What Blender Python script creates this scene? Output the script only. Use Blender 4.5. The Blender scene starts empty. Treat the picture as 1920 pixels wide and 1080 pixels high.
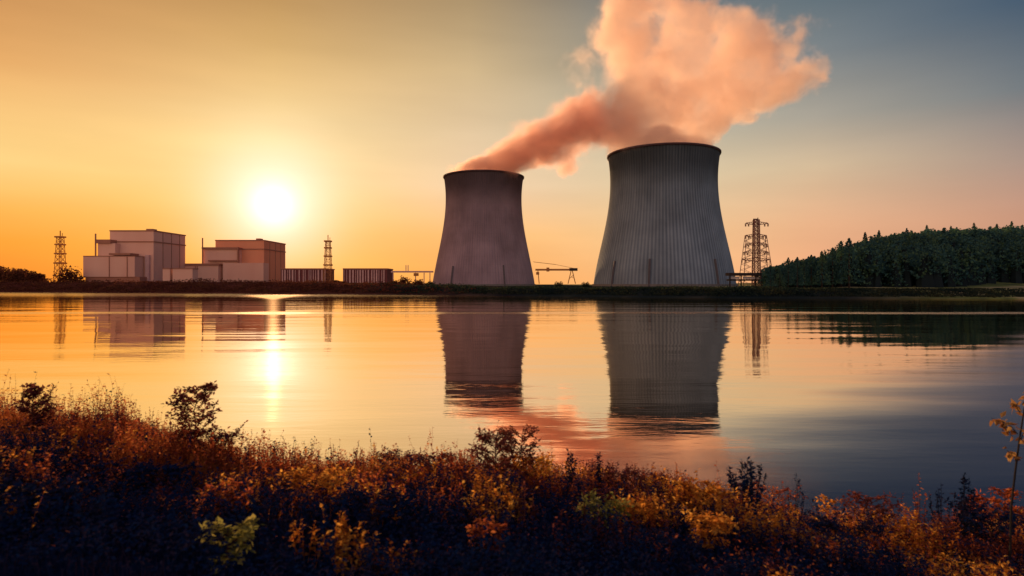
import bpy, bmesh, math, random
import numpy as np
from mathutils import Vector, Matrix, noise as mnoise

sc = bpy.context.scene
C = sc.collection
R = math.radians
F = 1120.0            # focal length in pixels of the 1920 px wide photograph
HZ = 533.0            # row of the horizon
EYE = 5.0             # eye height above the water


def P(px, py, Y):
    return Vector(((px - 960.0) / F * Y, Y, EYE + (HZ - py) / F * Y))


# ------------------------------------------------------------------ materials
def newmat(name):
    m = bpy.data.materials.new(name)
    m.use_nodes = True
    m.node_tree.nodes.clear()
    return m, m.node_tree.nodes, m.node_tree.links


def N(nt, typ, **kw):
    n = nt.new(typ)
    for k, v in kw.items():
        if k.startswith('i_'):
            n.inputs[int(k[2:])].default_value = v
        else:
            setattr(n, k, v)
    return n


def math_(nt, ln, op, a, b=None, c=None, clamp=False):
    n = nt.new('ShaderNodeMath'); n.operation = op; n.use_clamp = clamp
    for i, v in enumerate((a, b, c)):
        if v is None:
            continue
        if isinstance(v, (int, float)):
            n.inputs[i].default_value = v
        else:
            ln.new(v, n.inputs[i])
    return n.outputs[0]


def ramp(nt, ln, fac, stops, mode='LINEAR'):
    n = nt.new('ShaderNodeValToRGB'); cr = n.color_ramp; cr.interpolation = mode
    while len(cr.elements) < len(stops):
        cr.elements.new(0.5)
    for e, (p, c) in zip(cr.elements, stops):
        e.position = p
        e.color = (c[0], c[1], c[2], 1) if not isinstance(c, (int, float)) else (c, c, c, 1)
    if fac is not None:
        ln.new(fac, n.inputs[0])
    return n.outputs[0]


def s2l(c):
    out = []
    for v in c:
        v = v / 255.0
        out.append(v / 12.92 if v <= 0.04045 else ((v + 0.055) / 1.055) ** 2.4)
    return out


def mixc(nt, ln, fac, a, b, blend='MIX'):
    n = nt.new('ShaderNodeMix'); n.data_type = 'RGBA'; n.blend_type = blend
    if isinstance(fac, (int, float)):
        n.inputs[0].default_value = fac
    else:
        ln.new(fac, n.inputs[0])
    for i, v in ((6, a), (7, b)):
        if isinstance(v, (tuple, list)):
            n.inputs[i].default_value = (v[0], v[1], v[2], 1)
        else:
            ln.new(v, n.inputs[i])
    return n.outputs[2]


def simple_mat(name, c1, c2, scale=0.3, rough=0.85, streak=None, bump=0.0, stripes=None):
    """Weathered opaque surface: two tones mixed by noise, optional vertical streaks."""
    m, nt, ln = newmat(name)
    out = N(nt, 'ShaderNodeOutputMaterial'); bs = N(nt, 'ShaderNodeBsdfPrincipled')
    tc = N(nt, 'ShaderNodeTexCoord')
    mp = N(nt, 'ShaderNodeMapping'); ln.new(tc.outputs['Object'], mp.inputs[0])
    if streak:
        mp.inputs['Scale'].default_value = streak
    nz = N(nt, 'ShaderNodeTexNoise'); ln.new(mp.outputs[0], nz.inputs['Vector'])
    nz.inputs['Scale'].default_value = scale; nz.inputs['Detail'].default_value = 6
    f = ramp(nt, ln, nz.outputs[0], [(0.3, 0.0), (0.7, 1.0)])
    col = mixc(nt, ln, f, c1, c2)
    ln.new(col, bs.inputs['Base Color'])
    bs.inputs['Roughness'].default_value = rough
    if 'Specular IOR Level' in bs.inputs:
        bs.inputs['Specular IOR Level'].default_value = 0.2
    if bump:
        b = N(nt, 'ShaderNodeBump'); b.inputs['Strength'].default_value = bump
        ln.new(nz.outputs[0], b.inputs['Height']); ln.new(b.outputs[0], bs.inputs['Normal'])
    ln.new(bs.outputs[0], out.inputs[0])
    return m


def leaf_mat(name, cols, scale=2.0, trans=0.5, spec=False):
    """Leaves and blades: colour drifts over space, light shines through."""
    m, nt, ln = newmat(name)
    out = N(nt, 'ShaderNodeOutputMaterial')
    geo = N(nt, 'ShaderNodeNewGeometry')
    nz = N(nt, 'ShaderNodeTexNoise'); ln.new(geo.outputs['Position'], nz.inputs['Vector'])
    nz.inputs['Scale'].default_value = scale; nz.inputs['Detail'].default_value = 3
    k = math_(nt, ln, 'MULTIPLY_ADD', geo.outputs['Random Per Island'], 0.35, nz.outputs[0])
    k = math_(nt, ln, 'SUBTRACT', k, 0.17)
    st = [(0.3 + 0.4 * i / max(1, len(cols) - 1), c) for i, c in enumerate(cols)]
    col = ramp(nt, ln, k, st)
    d = N(nt, 'ShaderNodeBsdfDiffuse'); t = N(nt, 'ShaderNodeBsdfTranslucent')
    ln.new(col, d.inputs[0]); ln.new(col, t.inputs[0])
    mx = N(nt, 'ShaderNodeMixShader'); mx.inputs[0].default_value = trans
    ln.new(d.outputs[0], mx.inputs[1]); ln.new(t.outputs[0], mx.inputs[2])
    ln.new(mx.outputs[0], out.inputs[0])
    return m


# ------------------------------------------------------------------ mesh helpers
class MB:
    def __init__(self):
        self.v = []; self.f = []

    def add(self, vs, fs):
        o = len(self.v)
        self.v.extend([tuple(x) for x in vs])
        self.f.extend([tuple(i + o for i in f) for f in fs])

    def box(self, x0, x1, y0, y1, z0, z1):
        self.add([(x0, y0, z0), (x1, y0, z0), (x1, y1, z0), (x0, y1, z0),
                  (x0, y0, z1), (x1, y0, z1), (x1, y1, z1), (x0, y1, z1)],
                 [(0, 3, 2, 1), (4, 5, 6, 7), (0, 1, 5, 4), (1, 2, 6, 5), (2, 3, 7, 6), (3, 0, 4, 7)])

    def bar(self, a, b, r0, r1=None, n=4):
        a = Vector(a); b = Vector(b); r1 = r0 if r1 is None else r1
        d = (b - a)
        if d.length < 1e-6:
            return
        d.normalize()
        u = d.orthogonal().normalized(); w = d.cross(u)
        vs = []
        for p, r in ((a, r0), (b, r1)):
            for i in range(n):
                t = 2 * math.pi * i / n
                vs.append(p + u * (r * math.cos(t)) + w * (r * math.sin(t)))
        fs = [(i, (i + 1) % n, n + (i + 1) % n, n + i) for i in range(n)]
        fs += [tuple(reversed(range(n))), tuple(range(n, 2 * n))]
        self.add(vs, fs)

    def tube(self, pts, radii, n=5):
        rings = []
        o = len(self.v)
        for i, p in enumerate(pts):
            p = Vector(p)
            d = Vector(pts[min(i + 1, len(pts) - 1)]) - Vector(pts[max(i - 1, 0)])
            d.normalize()
            u = d.cross(Vector((0.3, 1, 0.2))).normalized(); w = d.cross(u)
            for k in range(n):
                t = 2 * math.pi * k / n
                self.v.append(tuple(p + (u * math.cos(t) + w * math.sin(t)) * radii[i]))
        for i in range(len(pts) - 1):
            for k in range(n):
                a = o + i * n + k; b = o + i * n + (k + 1) % n
                self.f.append((a, b, b + n, a + n))

    def leaf(self, p, d, up, L, W):
        """pointed leaf, folded a little along its middle"""
        d = d.normalized(); s = d.cross(up)
        if s.length < 1e-4:
            s = d.orthogonal()
        s.normalize(); nrm = s.cross(d)
        a = p; m1 = p + d * L * 0.4 + s * W * 0.5 + nrm * W * 0.12
        m2 = p + d * L * 0.4 - s * W * 0.5 + nrm * W * 0.12
        t = p + d * L - nrm * L * 0.12; c = p + d * L * 0.45
        self.add([a, m1, t, m2, c], [(0, 1, 4), (1, 2, 4), (2, 3, 4), (3, 0, 4)])

    def build(self, name, mat, parent=None, smooth=False, loc=None):
        me = bpy.data.meshes.new(name)
        vs = self.v
        if loc is not None:
            vs = [(v[0] - loc[0], v[1] - loc[1], v[2] - loc[2]) for v in vs]
        me.from_pydata(vs, [], self.f)
        me.materials.append(mat)
        if smooth:
            me.polygons.foreach_set('use_smooth', [True] * len(me.polygons))
        me.update()
        o = bpy.data.objects.new(name, me); C.objects.link(o)
        if loc is not None and parent is None:
            o.location = loc
        if parent is not None:
            o.parent = parent
        return o


def mesh_np(name, V, Fs, mat, nside):
    """fast mesh from numpy arrays, all faces with nside corners"""
    me = bpy.data.meshes.new(name)
    nf = len(Fs)
    me.vertices.add(len(V)); me.vertices.foreach_set('co', np.asarray(V, dtype=np.float32).ravel())
    me.loops.add(nf * nside); me.loops.foreach_set('vertex_index', np.asarray(Fs, dtype=np.int32).ravel())
    me.polygons.add(nf)
    me.polygons.foreach_set('loop_start', np.arange(0, nf * nside, nside, dtype=np.int32))
    me.update(calc_edges=True)
    me.materials.append(mat)
    o = bpy.data.objects.new(name, me); C.objects.link(o)
    return o


def tag(o, label=None, cat=None, group=None, kind=None):
    if label: o['label'] = label
    if cat: o['category'] = cat
    if group: o['group'] = group
    if kind: o['kind'] = kind
    return o


def thing(name, label, cat, loc=(0, 0, 0), group=None):
    o = bpy.data.objects.new(name, None); C.objects.link(o); o.location = loc
    o.empty_display_size = 0.2
    return tag(o, label, cat, group)


# ------------------------------------------------------------------ world: sunset sky
SUN_AZ = -21.8; SUN_EL = 7.0
w = bpy.data.worlds.new("World"); sc.world = w; w.use_nodes = True
nt = w.node_tree.nodes; ln = w.node_tree.links; nt.clear()
wo = N(nt, 'ShaderNodeOutputWorld'); bg = N(nt, 'ShaderNodeBackground'); ln.new(bg.outputs[0], wo.inputs[0])
tc = N(nt, 'ShaderNodeTexCoord')
nv = N(nt, 'ShaderNodeVectorMath', operation='NORMALIZE'); ln.new(tc.outputs['Generated'], nv.inputs[0])
sx = N(nt, 'ShaderNodeSeparateXYZ'); ln.new(nv.outputs[0], sx.inputs[0])
el = math_(nt, ln, 'MULTIPLY', math_(nt, ln, 'ARCSINE', sx.outputs[2]), 180 / math.pi)      # degrees
az = math_(nt, ln, 'MULTIPLY', math_(nt, ln, 'ARCTAN2', sx.outputs[0], sx.outputs[1]), 180 / math.pi)
elf = math_(nt, ln, 'DIVIDE', math_(nt, ln, 'MAXIMUM', el, 0.0), 60.0, clamp=True)
# colour columns: azimuth -> [(elevation, sRGB)]
SKY = [
    (-180, [(0, (255, 214, 180)), (8, (255, 208, 178)), (25, (208, 180, 178)), (60, (88, 106, 150))]),
    (-100, [(0, (255, 188, 130)), (10, (252, 178, 130)), (25, (205, 146, 118)), (60, (85, 78, 98))]),
    (-40.6, [(0, (252, 140, 42)), (3.2, (254, 160, 52)), (5.5, (254, 182, 82)), (9, (253, 210, 132)), (12.7, (249, 198, 124)), (16, (232, 172, 104)), (19.9, (208, 150, 90)), (30, (206, 146, 92)), (60, (84, 76, 92))]),
    (-21.8, [(0, (255, 158, 42)), (2.5, (254, 176, 62)), (6.3, (250, 192, 100)), (11.8, (246, 208, 138)), (14.5, (241, 204, 140)), (17.6, (232, 190, 126)), (20.6, (213, 170, 108)), (23.8, (191, 148, 92)), (34, (204, 152, 104)), (60, (82, 78, 94))]),
    (-4, [(0, (254, 170, 86)), (4.7, (253, 188, 116)), (9.3, (244, 208, 168)), (14.1, (231, 202, 162)), (19.7, (208, 180, 136)), (25.4, (174, 148, 110)), (36, (160, 130, 110)), (60, (66, 70, 94))]),
    (14, [(0, (252, 186, 124)), (5, (246, 200, 144)), (10, (224, 202, 164)), (15, (186, 180, 160)), (20, (142, 144, 138)), (25, (112, 122, 126)), (36, (84, 84, 104)), (60, (44, 54, 84))]),
    (27, [(0, (240, 168, 122)), (5, (234, 178, 136)), (10, (212, 186, 152)), (14, (170, 162, 148)), (19, (126, 132, 134)), (23, (100, 114, 122)), (33, (50, 60, 90)), (60, (34, 46, 78))]),
    (40.6, [(0, (210, 145, 112)), (5, (200, 150, 124)), (9, (172, 148, 134)), (14, (116, 122, 126)), (20, (72, 92, 112)), (30, (38, 48, 80)), (60, (28, 40, 72))]),
    (100, [(0, (112, 116, 138)), (10, (98, 112, 140)), (25, (66, 86, 122)), (60, (34, 50, 86))]),
    (180, [(0, (255, 214, 180)), (8, (255, 208, 178)), (25, (208, 180, 178)), (60, (88, 106, 150))]),
]
col = None
for i, (a, st) in enumerate(SKY):
    c = ramp(nt, ln, elf, [(e / 60.0, s2l(x)) for e, x in st])
    if col is None:
        col = c
    else:
        mr = N(nt, 'ShaderNodeMapRange', interpolation_type='LINEAR')
        ln.new(az, mr.inputs[0]); mr.inputs[1].default_value = SKY[i - 1][0]; mr.inputs[2].default_value = a
        col = mixc(nt, ln, mr.outputs[0], col, c)
# faint uneven dusk haze in the gradient
nzw = N(nt, 'ShaderNodeTexNoise'); mpw = N(nt, 'ShaderNodeMapping'); ln.new(nv.outputs[0], mpw.inputs[0])
mpw.inputs['Scale'].default_value = (2.0, 2.0, 11.0); ln.new(mpw.outputs[0], nzw.inputs['Vector'])
nzw.inputs['Scale'].default_value = 1.6; nzw.inputs['Detail'].default_value = 3
hz = math_(nt, ln, 'MULTIPLY_ADD', nzw.outputs[0], 0.22, 0.89)
vs = N(nt, 'ShaderNodeVectorMath', operation='SCALE'); ln.new(col, vs.inputs[0]); ln.new(hz, vs.inputs['Scale'])
# glow around the sun
sd = Vector((math.sin(R(SUN_AZ)) * math.cos(R(SUN_EL)), math.cos(R(SUN_AZ)) * math.cos(R(SUN_EL)), math.sin(R(SUN_EL))))
dt = N(nt, 'ShaderNodeVectorMath', operation='DOT_PRODUCT'); ln.new(nv.outputs[0], dt.inputs[0]); dt.inputs[1].default_value = sd
ang = math_(nt, ln, 'MULTIPLY', math_(nt, ln, 'ARCCOSINE', math_(nt, ln, 'MINIMUM', dt.outputs['Value'], 0.9999999)), 180 / math.pi)


def gauss(sig):
    q = math_(nt, ln, 'DIVIDE', ang, sig)
    q = math_(nt, ln, 'MULTIPLY', q, q)
    return math_(nt, ln, 'EXPONENT', math_(nt, ln, 'MULTIPLY', q, -1.0))


acc = vs.outputs[0]
for sig, cc in ((13.0, (0.07, 0.05, 0.02)), (7.5, (0.12, 0.14, 0.10)), (4.6, (0.22, 0.32, 0.50)), (1.7, (0.6, 0.6, 0.6))):
    v = N(nt, 'ShaderNodeVectorMath', operation='SCALE'); v.inputs[0].default_value = cc; ln.new(gauss(sig), v.inputs['Scale'])
    ad = N(nt, 'ShaderNodeVectorMath', operation='ADD'); ln.new(acc, ad.inputs[0]); ln.new(v.outputs[0], ad.inputs[1]); acc = ad.outputs[0]
sky = N(nt, 'ShaderNodeTexSky', sky_type='NISHITA', sun_disc=False, sun_elevation=R(SUN_EL), sun_rotation=R(SUN_AZ))
sks = N(nt, 'ShaderNodeVectorMath', operation='SCALE'); ln.new(sky.outputs[0], sks.inputs[0]); sks.inputs['Scale'].default_value = 0.0012
ad = N(nt, 'ShaderNodeVectorMath', operation='ADD'); ln.new(acc, ad.inputs[0]); ln.new(sks.outputs[0], ad.inputs[1])
ln.new(ad.outputs[0], bg.inputs[0]); bg.inputs[1].default_value = 1.0

sl = bpy.data.lights.new('sun', 'SUN'); so = bpy.data.objects.new('sun', sl); C.objects.link(so)
so.rotation_euler = sd.to_track_quat('Z', 'Y').to_euler(); so.location = sd * 500
sl.energy = 5.0; sl.angle = R(0.6); sl.color = (1.0, 0.56, 0.26)

# ------------------------------------------------------------------ camera
cam = bpy.data.cameras.new('camera'); co = bpy.data.objects.new('camera', cam); C.objects.link(co)
cam.lens = F / 1920 * 36; cam.sensor_width = 36; cam.clip_end = 30000; cam.clip_start = 0.05
co.location = (0, 0, EYE); co.rotation_euler = (R(90), 0, 0)
cam.shift_y = (HZ - 540.0) / 1920.0 * 1.0
cam.dof.use_dof = True; cam.dof.focus_distance = 400; cam.dof.aperture_fstop = 1.7
sc.camera = co

# ------------------------------------------------------------------ shared materials
M = {}
M['concrete'] = simple_mat('grey_concrete', (0.24, 0.235, 0.22), (0.17, 0.165, 0.155), 0.5)
M['cladding'] = simple_mat('haze_tinted_cladding', (0.97, 0.60, 0.44), (0.90, 0.50, 0.36), 0.05, streak=(1, 1, 0.3))  # warm distance haze put into the base colour
M['cladding_b'] = simple_mat('sunglow_cladding', (0.98, 0.42, 0.22), (0.9, 0.36, 0.2), 0.05, streak=(1, 1, 0.3))  # sun bloom over this block put into the base colour
M['cladding_dark'] = simple_mat('brown_trim', (0.52, 0.24, 0.15), (0.44, 0.20, 0.13), 0.1)
M['fin'] = simple_mat('pale_fin', (0.80, 0.52, 0.46), (0.66, 0.40, 0.36), 0.2)
M['hall'] = simple_mat('maroon_cladding', (0.24, 0.075, 0.07), (0.18, 0.06, 0.06), 0.2)
M['steel'] = simple_mat('galvanised_steel', (0.32, 0.16, 0.12), (0.24, 0.12, 0.10), 0.6, rough=0.6)
M['dark_steel'] = simple_mat('dark_steel', (0.05, 0.035, 0.03), (0.035, 0.03, 0.03), 0.6, rough=0.6)
M['white_panel'] = simple_mat('white_panel', (0.75, 0.72, 0.7), (0.6, 0.58, 0.56), 0.6)
M['conifer'] = leaf_mat('conifer_needles', [(0.03, 0.085, 0.10), (0.055, 0.14, 0.13), (0.10, 0.19, 0.10)], 0.12, 0.3)
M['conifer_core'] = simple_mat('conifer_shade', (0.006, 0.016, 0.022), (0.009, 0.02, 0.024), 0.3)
M['bark'] = simple_mat('bark', (0.05, 0.035, 0.028), (0.03, 0.022, 0.02), 2.0)
M['scrub'] = leaf_mat('bank_scrub_leaves', [(0.012, 0.026, 0.028), (0.025, 0.045, 0.035), (0.05, 0.06, 0.035)], 0.08, 0.35)
M['scrub_hazelit'] = leaf_mat('bank_scrub_leaves_hazelit', [(0.09, 0.03, 0.02), (0.13, 0.045, 0.03), (0.16, 0.07, 0.035)], 0.08, 0.35)  # reddish haze light put into the scrub's leaf colour
M['stem'] = simple_mat('plant_stem', (0.10, 0.035, 0.02), (0.06, 0.025, 0.02), 8)
M['stem_dark'] = simple_mat('plant_stem_dark', (0.02, 0.018, 0.022), (0.03, 0.022, 0.02), 8)
M['leaf_rust'] = leaf_mat('rust_leaves', [(0.20, 0.04, 0.022), (0.46, 0.12, 0.05), (0.62, 0.24, 0.08)], 2.0, 0.6)
M['leaf_plum'] = leaf_mat('plum_leaves', [(0.08, 0.025, 0.03), (0.17, 0.05, 0.05), (0.30, 0.10, 0.06)], 2.5, 0.45)
M['leaf_gold'] = leaf_mat('golden_leaves', [(0.42, 0.15, 0.03), (0.66, 0.29, 0.05), (0.8, 0.46, 0.10)], 3.0, 0.6)
M['leaf_green'] = leaf_mat('olive_leaves', [(0.12, 0.13, 0.04), (0.26, 0.26, 0.07), (0.42, 0.38, 0.12)], 6.0, 0.5)
M['leaf_withered'] = leaf_mat('withered_leaves', [(0.12, 0.05, 0.025), (0.26, 0.12, 0.05), (0.42, 0.26, 0.09)], 9.0, 0.45)
M['leaf_shade'] = leaf_mat('shaded_leaves', [(0.005, 0.021, 0.075), (0.009, 0.022, 0.07), (0.032, 0.024, 0.045)], 6.0, 0.12)  # navy shadow tone of the bank put into the leaf colour

# ------------------------------------------------------------------ water
m, nt, ln = newmat('lake_water')
out = N(nt, 'ShaderNodeOutputMaterial')
geo = N(nt, 'ShaderNodeNewGeometry')
sep = N(nt, 'ShaderNodeSeparateXYZ'); ln.new(geo.outputs['Position'], sep.inputs[0])


def nz_(scale_xyz, rot, detail, sc_=1.0, dist=0.0):
    mp = N(nt, 'ShaderNodeMapping'); ln.new(geo.outputs['Position'], mp.inputs[0])
    mp.inputs['Scale'].default_value = scale_xyz; mp.inputs['Rotation'].default_value = (0, 0, rot)
    n = N(nt, 'ShaderNodeTexNoise'); ln.new(mp.outputs[0], n.inputs['Vector'])
    n.inputs['Scale'].default_value = sc_; n.inputs['Detail'].default_value = detail
    n.inputs['Distortion'].default_value = dist
    return n.outputs[0]


far_r = nz_((0.12, 0.55, 1), R(4), 3)          # long low ripples
mid_r = nz_((0.35, 1.5, 1), R(-14), 3, dist=0.4)
fine_r = nz_((1.4, 5.0, 1), R(8), 3)
swell = nz_((0.03, 0.11, 1), R(-24), 2)
gust = ramp(nt, ln, nz_((0.012, 0.035, 1), R(-20), 3), [(0.42, 0.25), (0.62, 1.0)])
h = math_(nt, ln, 'MULTIPLY', far_r, 0.010)
h = math_(nt, ln, 'MULTIPLY_ADD', math_(nt, ln, 'MULTIPLY', mid_r, gust), 0.010, h)
h = math_(nt, ln, 'MULTIPLY_ADD', math_(nt, ln, 'MULTIPLY', fine_r, gust), 0.0035, h)
h = math_(nt, ln, 'MULTIPLY_ADD', swell, 0.11, h)
bp = N(nt, 'ShaderNodeBump'); bp.inputs['Strength'].default_value = 1.0; bp.inputs['Distance'].default_value = 1.0
ln.new(h, bp.inputs['Height'])
# wind-ruffled bands: one crossing about 100 m out, one along the far shore
wob = nz_((0.012, 0.0, 0), 0, 2)
yy = math_(nt, ln, 'MULTIPLY_ADD', math_(nt, ln, 'SUBTRACT', wob, 0.5), 22.0, sep.outputs[1])
bd = math_(nt, ln, 'ABSOLUTE', math_(nt, ln, 'SUBTRACT', yy, 104.0))
mr = N(nt, 'ShaderNodeMapRange', interpolation_type='SMOOTHSTEP'); ln.new(bd, mr.inputs[0])
mr.inputs[1].default_value = 1.5; mr.inputs[2].default_value = 7.0; mr.inputs[3].default_value = 0.15; mr.inputs[4].default_value = 0.0
mr2 = N(nt, 'ShaderNodeMapRange', interpolation_type='SMOOTHSTEP'); ln.new(sep.outputs[1], mr2.inputs[0])
mr2.inputs[1].default_value = 190; mr2.inputs[2].default_value = 290; mr2.inputs[3].default_value = 0.0; mr2.inputs[4].default_value = 0.12
# near right: breeze roughness, with darkening put into reflection strength and colour
dg = math_(nt, ln, 'MULTIPLY_ADD', sep.outputs[0], 0.95, math_(nt, ln, 'MULTIPLY', sep.outputs[1], -1.0))
dg = math_(nt, ln, 'MULTIPLY_ADD', math_(nt, ln, 'SUBTRACT', nz_((0.06, 0.25, 1), R(-20), 3), 0.5), 9.0, dg)
mr4 = N(nt, 'ShaderNodeMapRange', interpolation_type='SMOOTHSTEP'); ln.new(dg, mr4.inputs[0])
mr4.inputs[1].default_value = -15; mr4.inputs[2].default_value = -5.0; mr4.inputs[3].default_value = 0.0; mr4.inputs[4].default_value = 1.0
rg = math_(nt, ln, 'MAXIMUM', mr.outputs[0], mr2.outputs[0])
rg = math_(nt, ln, 'ADD', math_(nt, ln, 'MAXIMUM', rg, math_(nt, ln, 'MULTIPLY', mr4.outputs[0], 0.16)), 0.025)
gl = N(nt, 'ShaderNodeBsdfGlossy'); ln.new(rg, gl.inputs['Roughness']); ln.new(bp.outputs[0], gl.inputs['Normal'])
ln.new(mixc(nt, ln, mr4.outputs[0], (1.0, 0.84, 0.66), (0.60, 0.74, 1.0)), gl.inputs[0])  # dark navy reflection painted in as a gloss tint
df = N(nt, 'ShaderNodeBsdfDiffuse'); df.inputs[0].default_value = (0.010, 0.024, 0.075, 1)
fr = N(nt, 'ShaderNodeFresnel'); fr.inputs[0].default_value = 1.33; ln.new(bp.outputs[0], fr.inputs['Normal'])
fp = math_(nt, ln, 'POWER', fr.outputs[0], math_(nt, ln, 'MULTIPLY_ADD', mr4.outputs[0], 1.2, 0.05), clamp=True)
mx = N(nt, 'ShaderNodeMixShader'); ln.new(fp, mx.inputs[0]); ln.new(df.outputs[0], mx.inputs[1]); ln.new(gl.outputs[0], mx.inputs[2])
ln.new(mx.outputs[0], out.inputs[0])
M['water'] = m
b = MB()
b.add([(-3000, -400, 0), (3000, -400, 0), (3000, 700, 0), (-3000, 700, 0)], [(0, 1, 2, 3)])
tag(b.build('water', M['water']), 'calm lake reflecting the sunset', 'lake', kind='structure')

# ------------------------------------------------------------------ far land


def shore(x):
    """y of the far shoreline"""
    xs = [-4000, -600, -320, -70, 10, 80, 130, 400, 4000]
    ys = [480, 400, 373, 296, 246, 212, 206, 196, 196]
    return float(np.interp(x, xs, ys)) + 1.6 * math.sin(x * 0.11) + 0.8 * math.sin(x * 0.37)


def hillz(x, y):
    """wooded rise on the right"""
    t = max(0.0, min(1.0, (x / max(y, 1.0) - 0.47) / 0.22)); t = t * t * (3 - 2 * t)
    u = max(0.0, min(1.0, (y - 315) / 150)); u = u * u * (3 - 2 * u)
    return 27.0 * t * u


def landz(x, y):
    d = y - shore(x)
    if d < 0:
        return max(-3.0, d * 0.3)
    left = max(0.0, min(1.0, (-x - 20) / 120))
    top = 3.0 + 3.4 * left
    s = 14 + 60 * max(0.0, min(1.0, (x - 150) / 120)) + 16 * left
    u = min(1.0, d / s)
    z = 0.5 + (top - 0.5) * (u * u * (3 - 2 * u)) if d > 0.5 else d
    z += 0.25 * mnoise.noise(Vector((x * 0.06, y * 0.06, 0))) * u
    return z + hillz(x, y)


m, nt, ln = newmat('far_ground')
out = N(nt, 'ShaderNodeOutputMaterial'); bs = N(nt, 'ShaderNodeBsdfDiffuse')
geo = N(nt, 'ShaderNodeNewGeometry'); sep = N(nt, 'ShaderNodeSeparateXYZ'); ln.new(geo.outputs['Position'], sep.inputs[0])
mp = N(nt, 'ShaderNodeMapping'); ln.new(geo.outputs['Position'], mp.inputs[0]); mp.inputs['Scale'].default_value = (0.03, 0.12, 0.12)
nz = N(nt, 'ShaderNodeTexNoise'); ln.new(mp.outputs[0], nz.inputs[0]); nz.inputs['Scale'].default_value = 1.0; nz.inputs['Detail'].default_value = 7
base = ramp(nt, ln, nz.outputs[0], [(0.35, (0.012, 0.022, 0.026)), (0.55, (0.024, 0.036, 0.034)), (0.7, (0.05, 0.055, 0.045))])
olive = ramp(nt, ln, nz.outputs[0], [(0.35, (0.05, 0.075, 0.06)), (0.46, (0.20, 0.25, 0.07)), (0.6, (0.5, 0.44, 0.24))])
rust = ramp(nt, ln, nz.outputs[0], [(0.35, (0.08, 0.025, 0.018)), (0.65, (0.14, 0.05, 0.035))])  # haze-lit red painted into the left bank's ground
mr = N(nt, 'ShaderNodeMapRange'); ln.new(sep.outputs[0], mr.inputs[0]); mr.inputs[1].default_value = 120; mr.inputs[2].default_value = 170
mrl = N(nt, 'ShaderNodeMapRange'); ln.new(sep.outputs[0], mrl.inputs[0]); mrl.inputs[1].default_value = 10; mrl.inputs[2].default_value = -110
c = mixc(nt, ln, mr.outputs[0], base, olive); c = mixc(nt, ln, mrl.outputs[0], c, rust)
ln.new(c, bs.inputs[0]); ln.new(bs.outputs[0], out.inputs[0])
M['far_ground'] = m
xs = np.concatenate([np.linspace(-6000, -700, 12), np.linspace(-660, 560, 245), np.linspace(600, 6000, 12)])
rel = np.concatenate([np.array([-12, -6, -2, -0.5, 0.5, 2, 4, 7, 10, 14, 20, 28, 38, 50, 65, 80, 95, 110, 130, 150, 175, 200, 230, 260, 300, 360, 450, 600, 900, 1500, 3000, 8000, 16000])])
V = []; Fc = []
for j, d in enumerate(rel):
    for x in xs:
        y = shore(x) + d
        V.append((x, y, landz(x, y)))
nx = len(xs)
for j in range(len(rel) - 1):
    for i in range(nx - 1):
        a = j * nx + i
        Fc.append((a, a + 1, a + nx + 1, a + nx))
g = MB(); g.v = V; g.f = Fc
tag(g.build('far_ground', M['far_ground'], smooth=True), 'low far shore with scrubby banks', 'shore', kind='structure')

# ------------------------------------------------------------------ cooling towers


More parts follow.
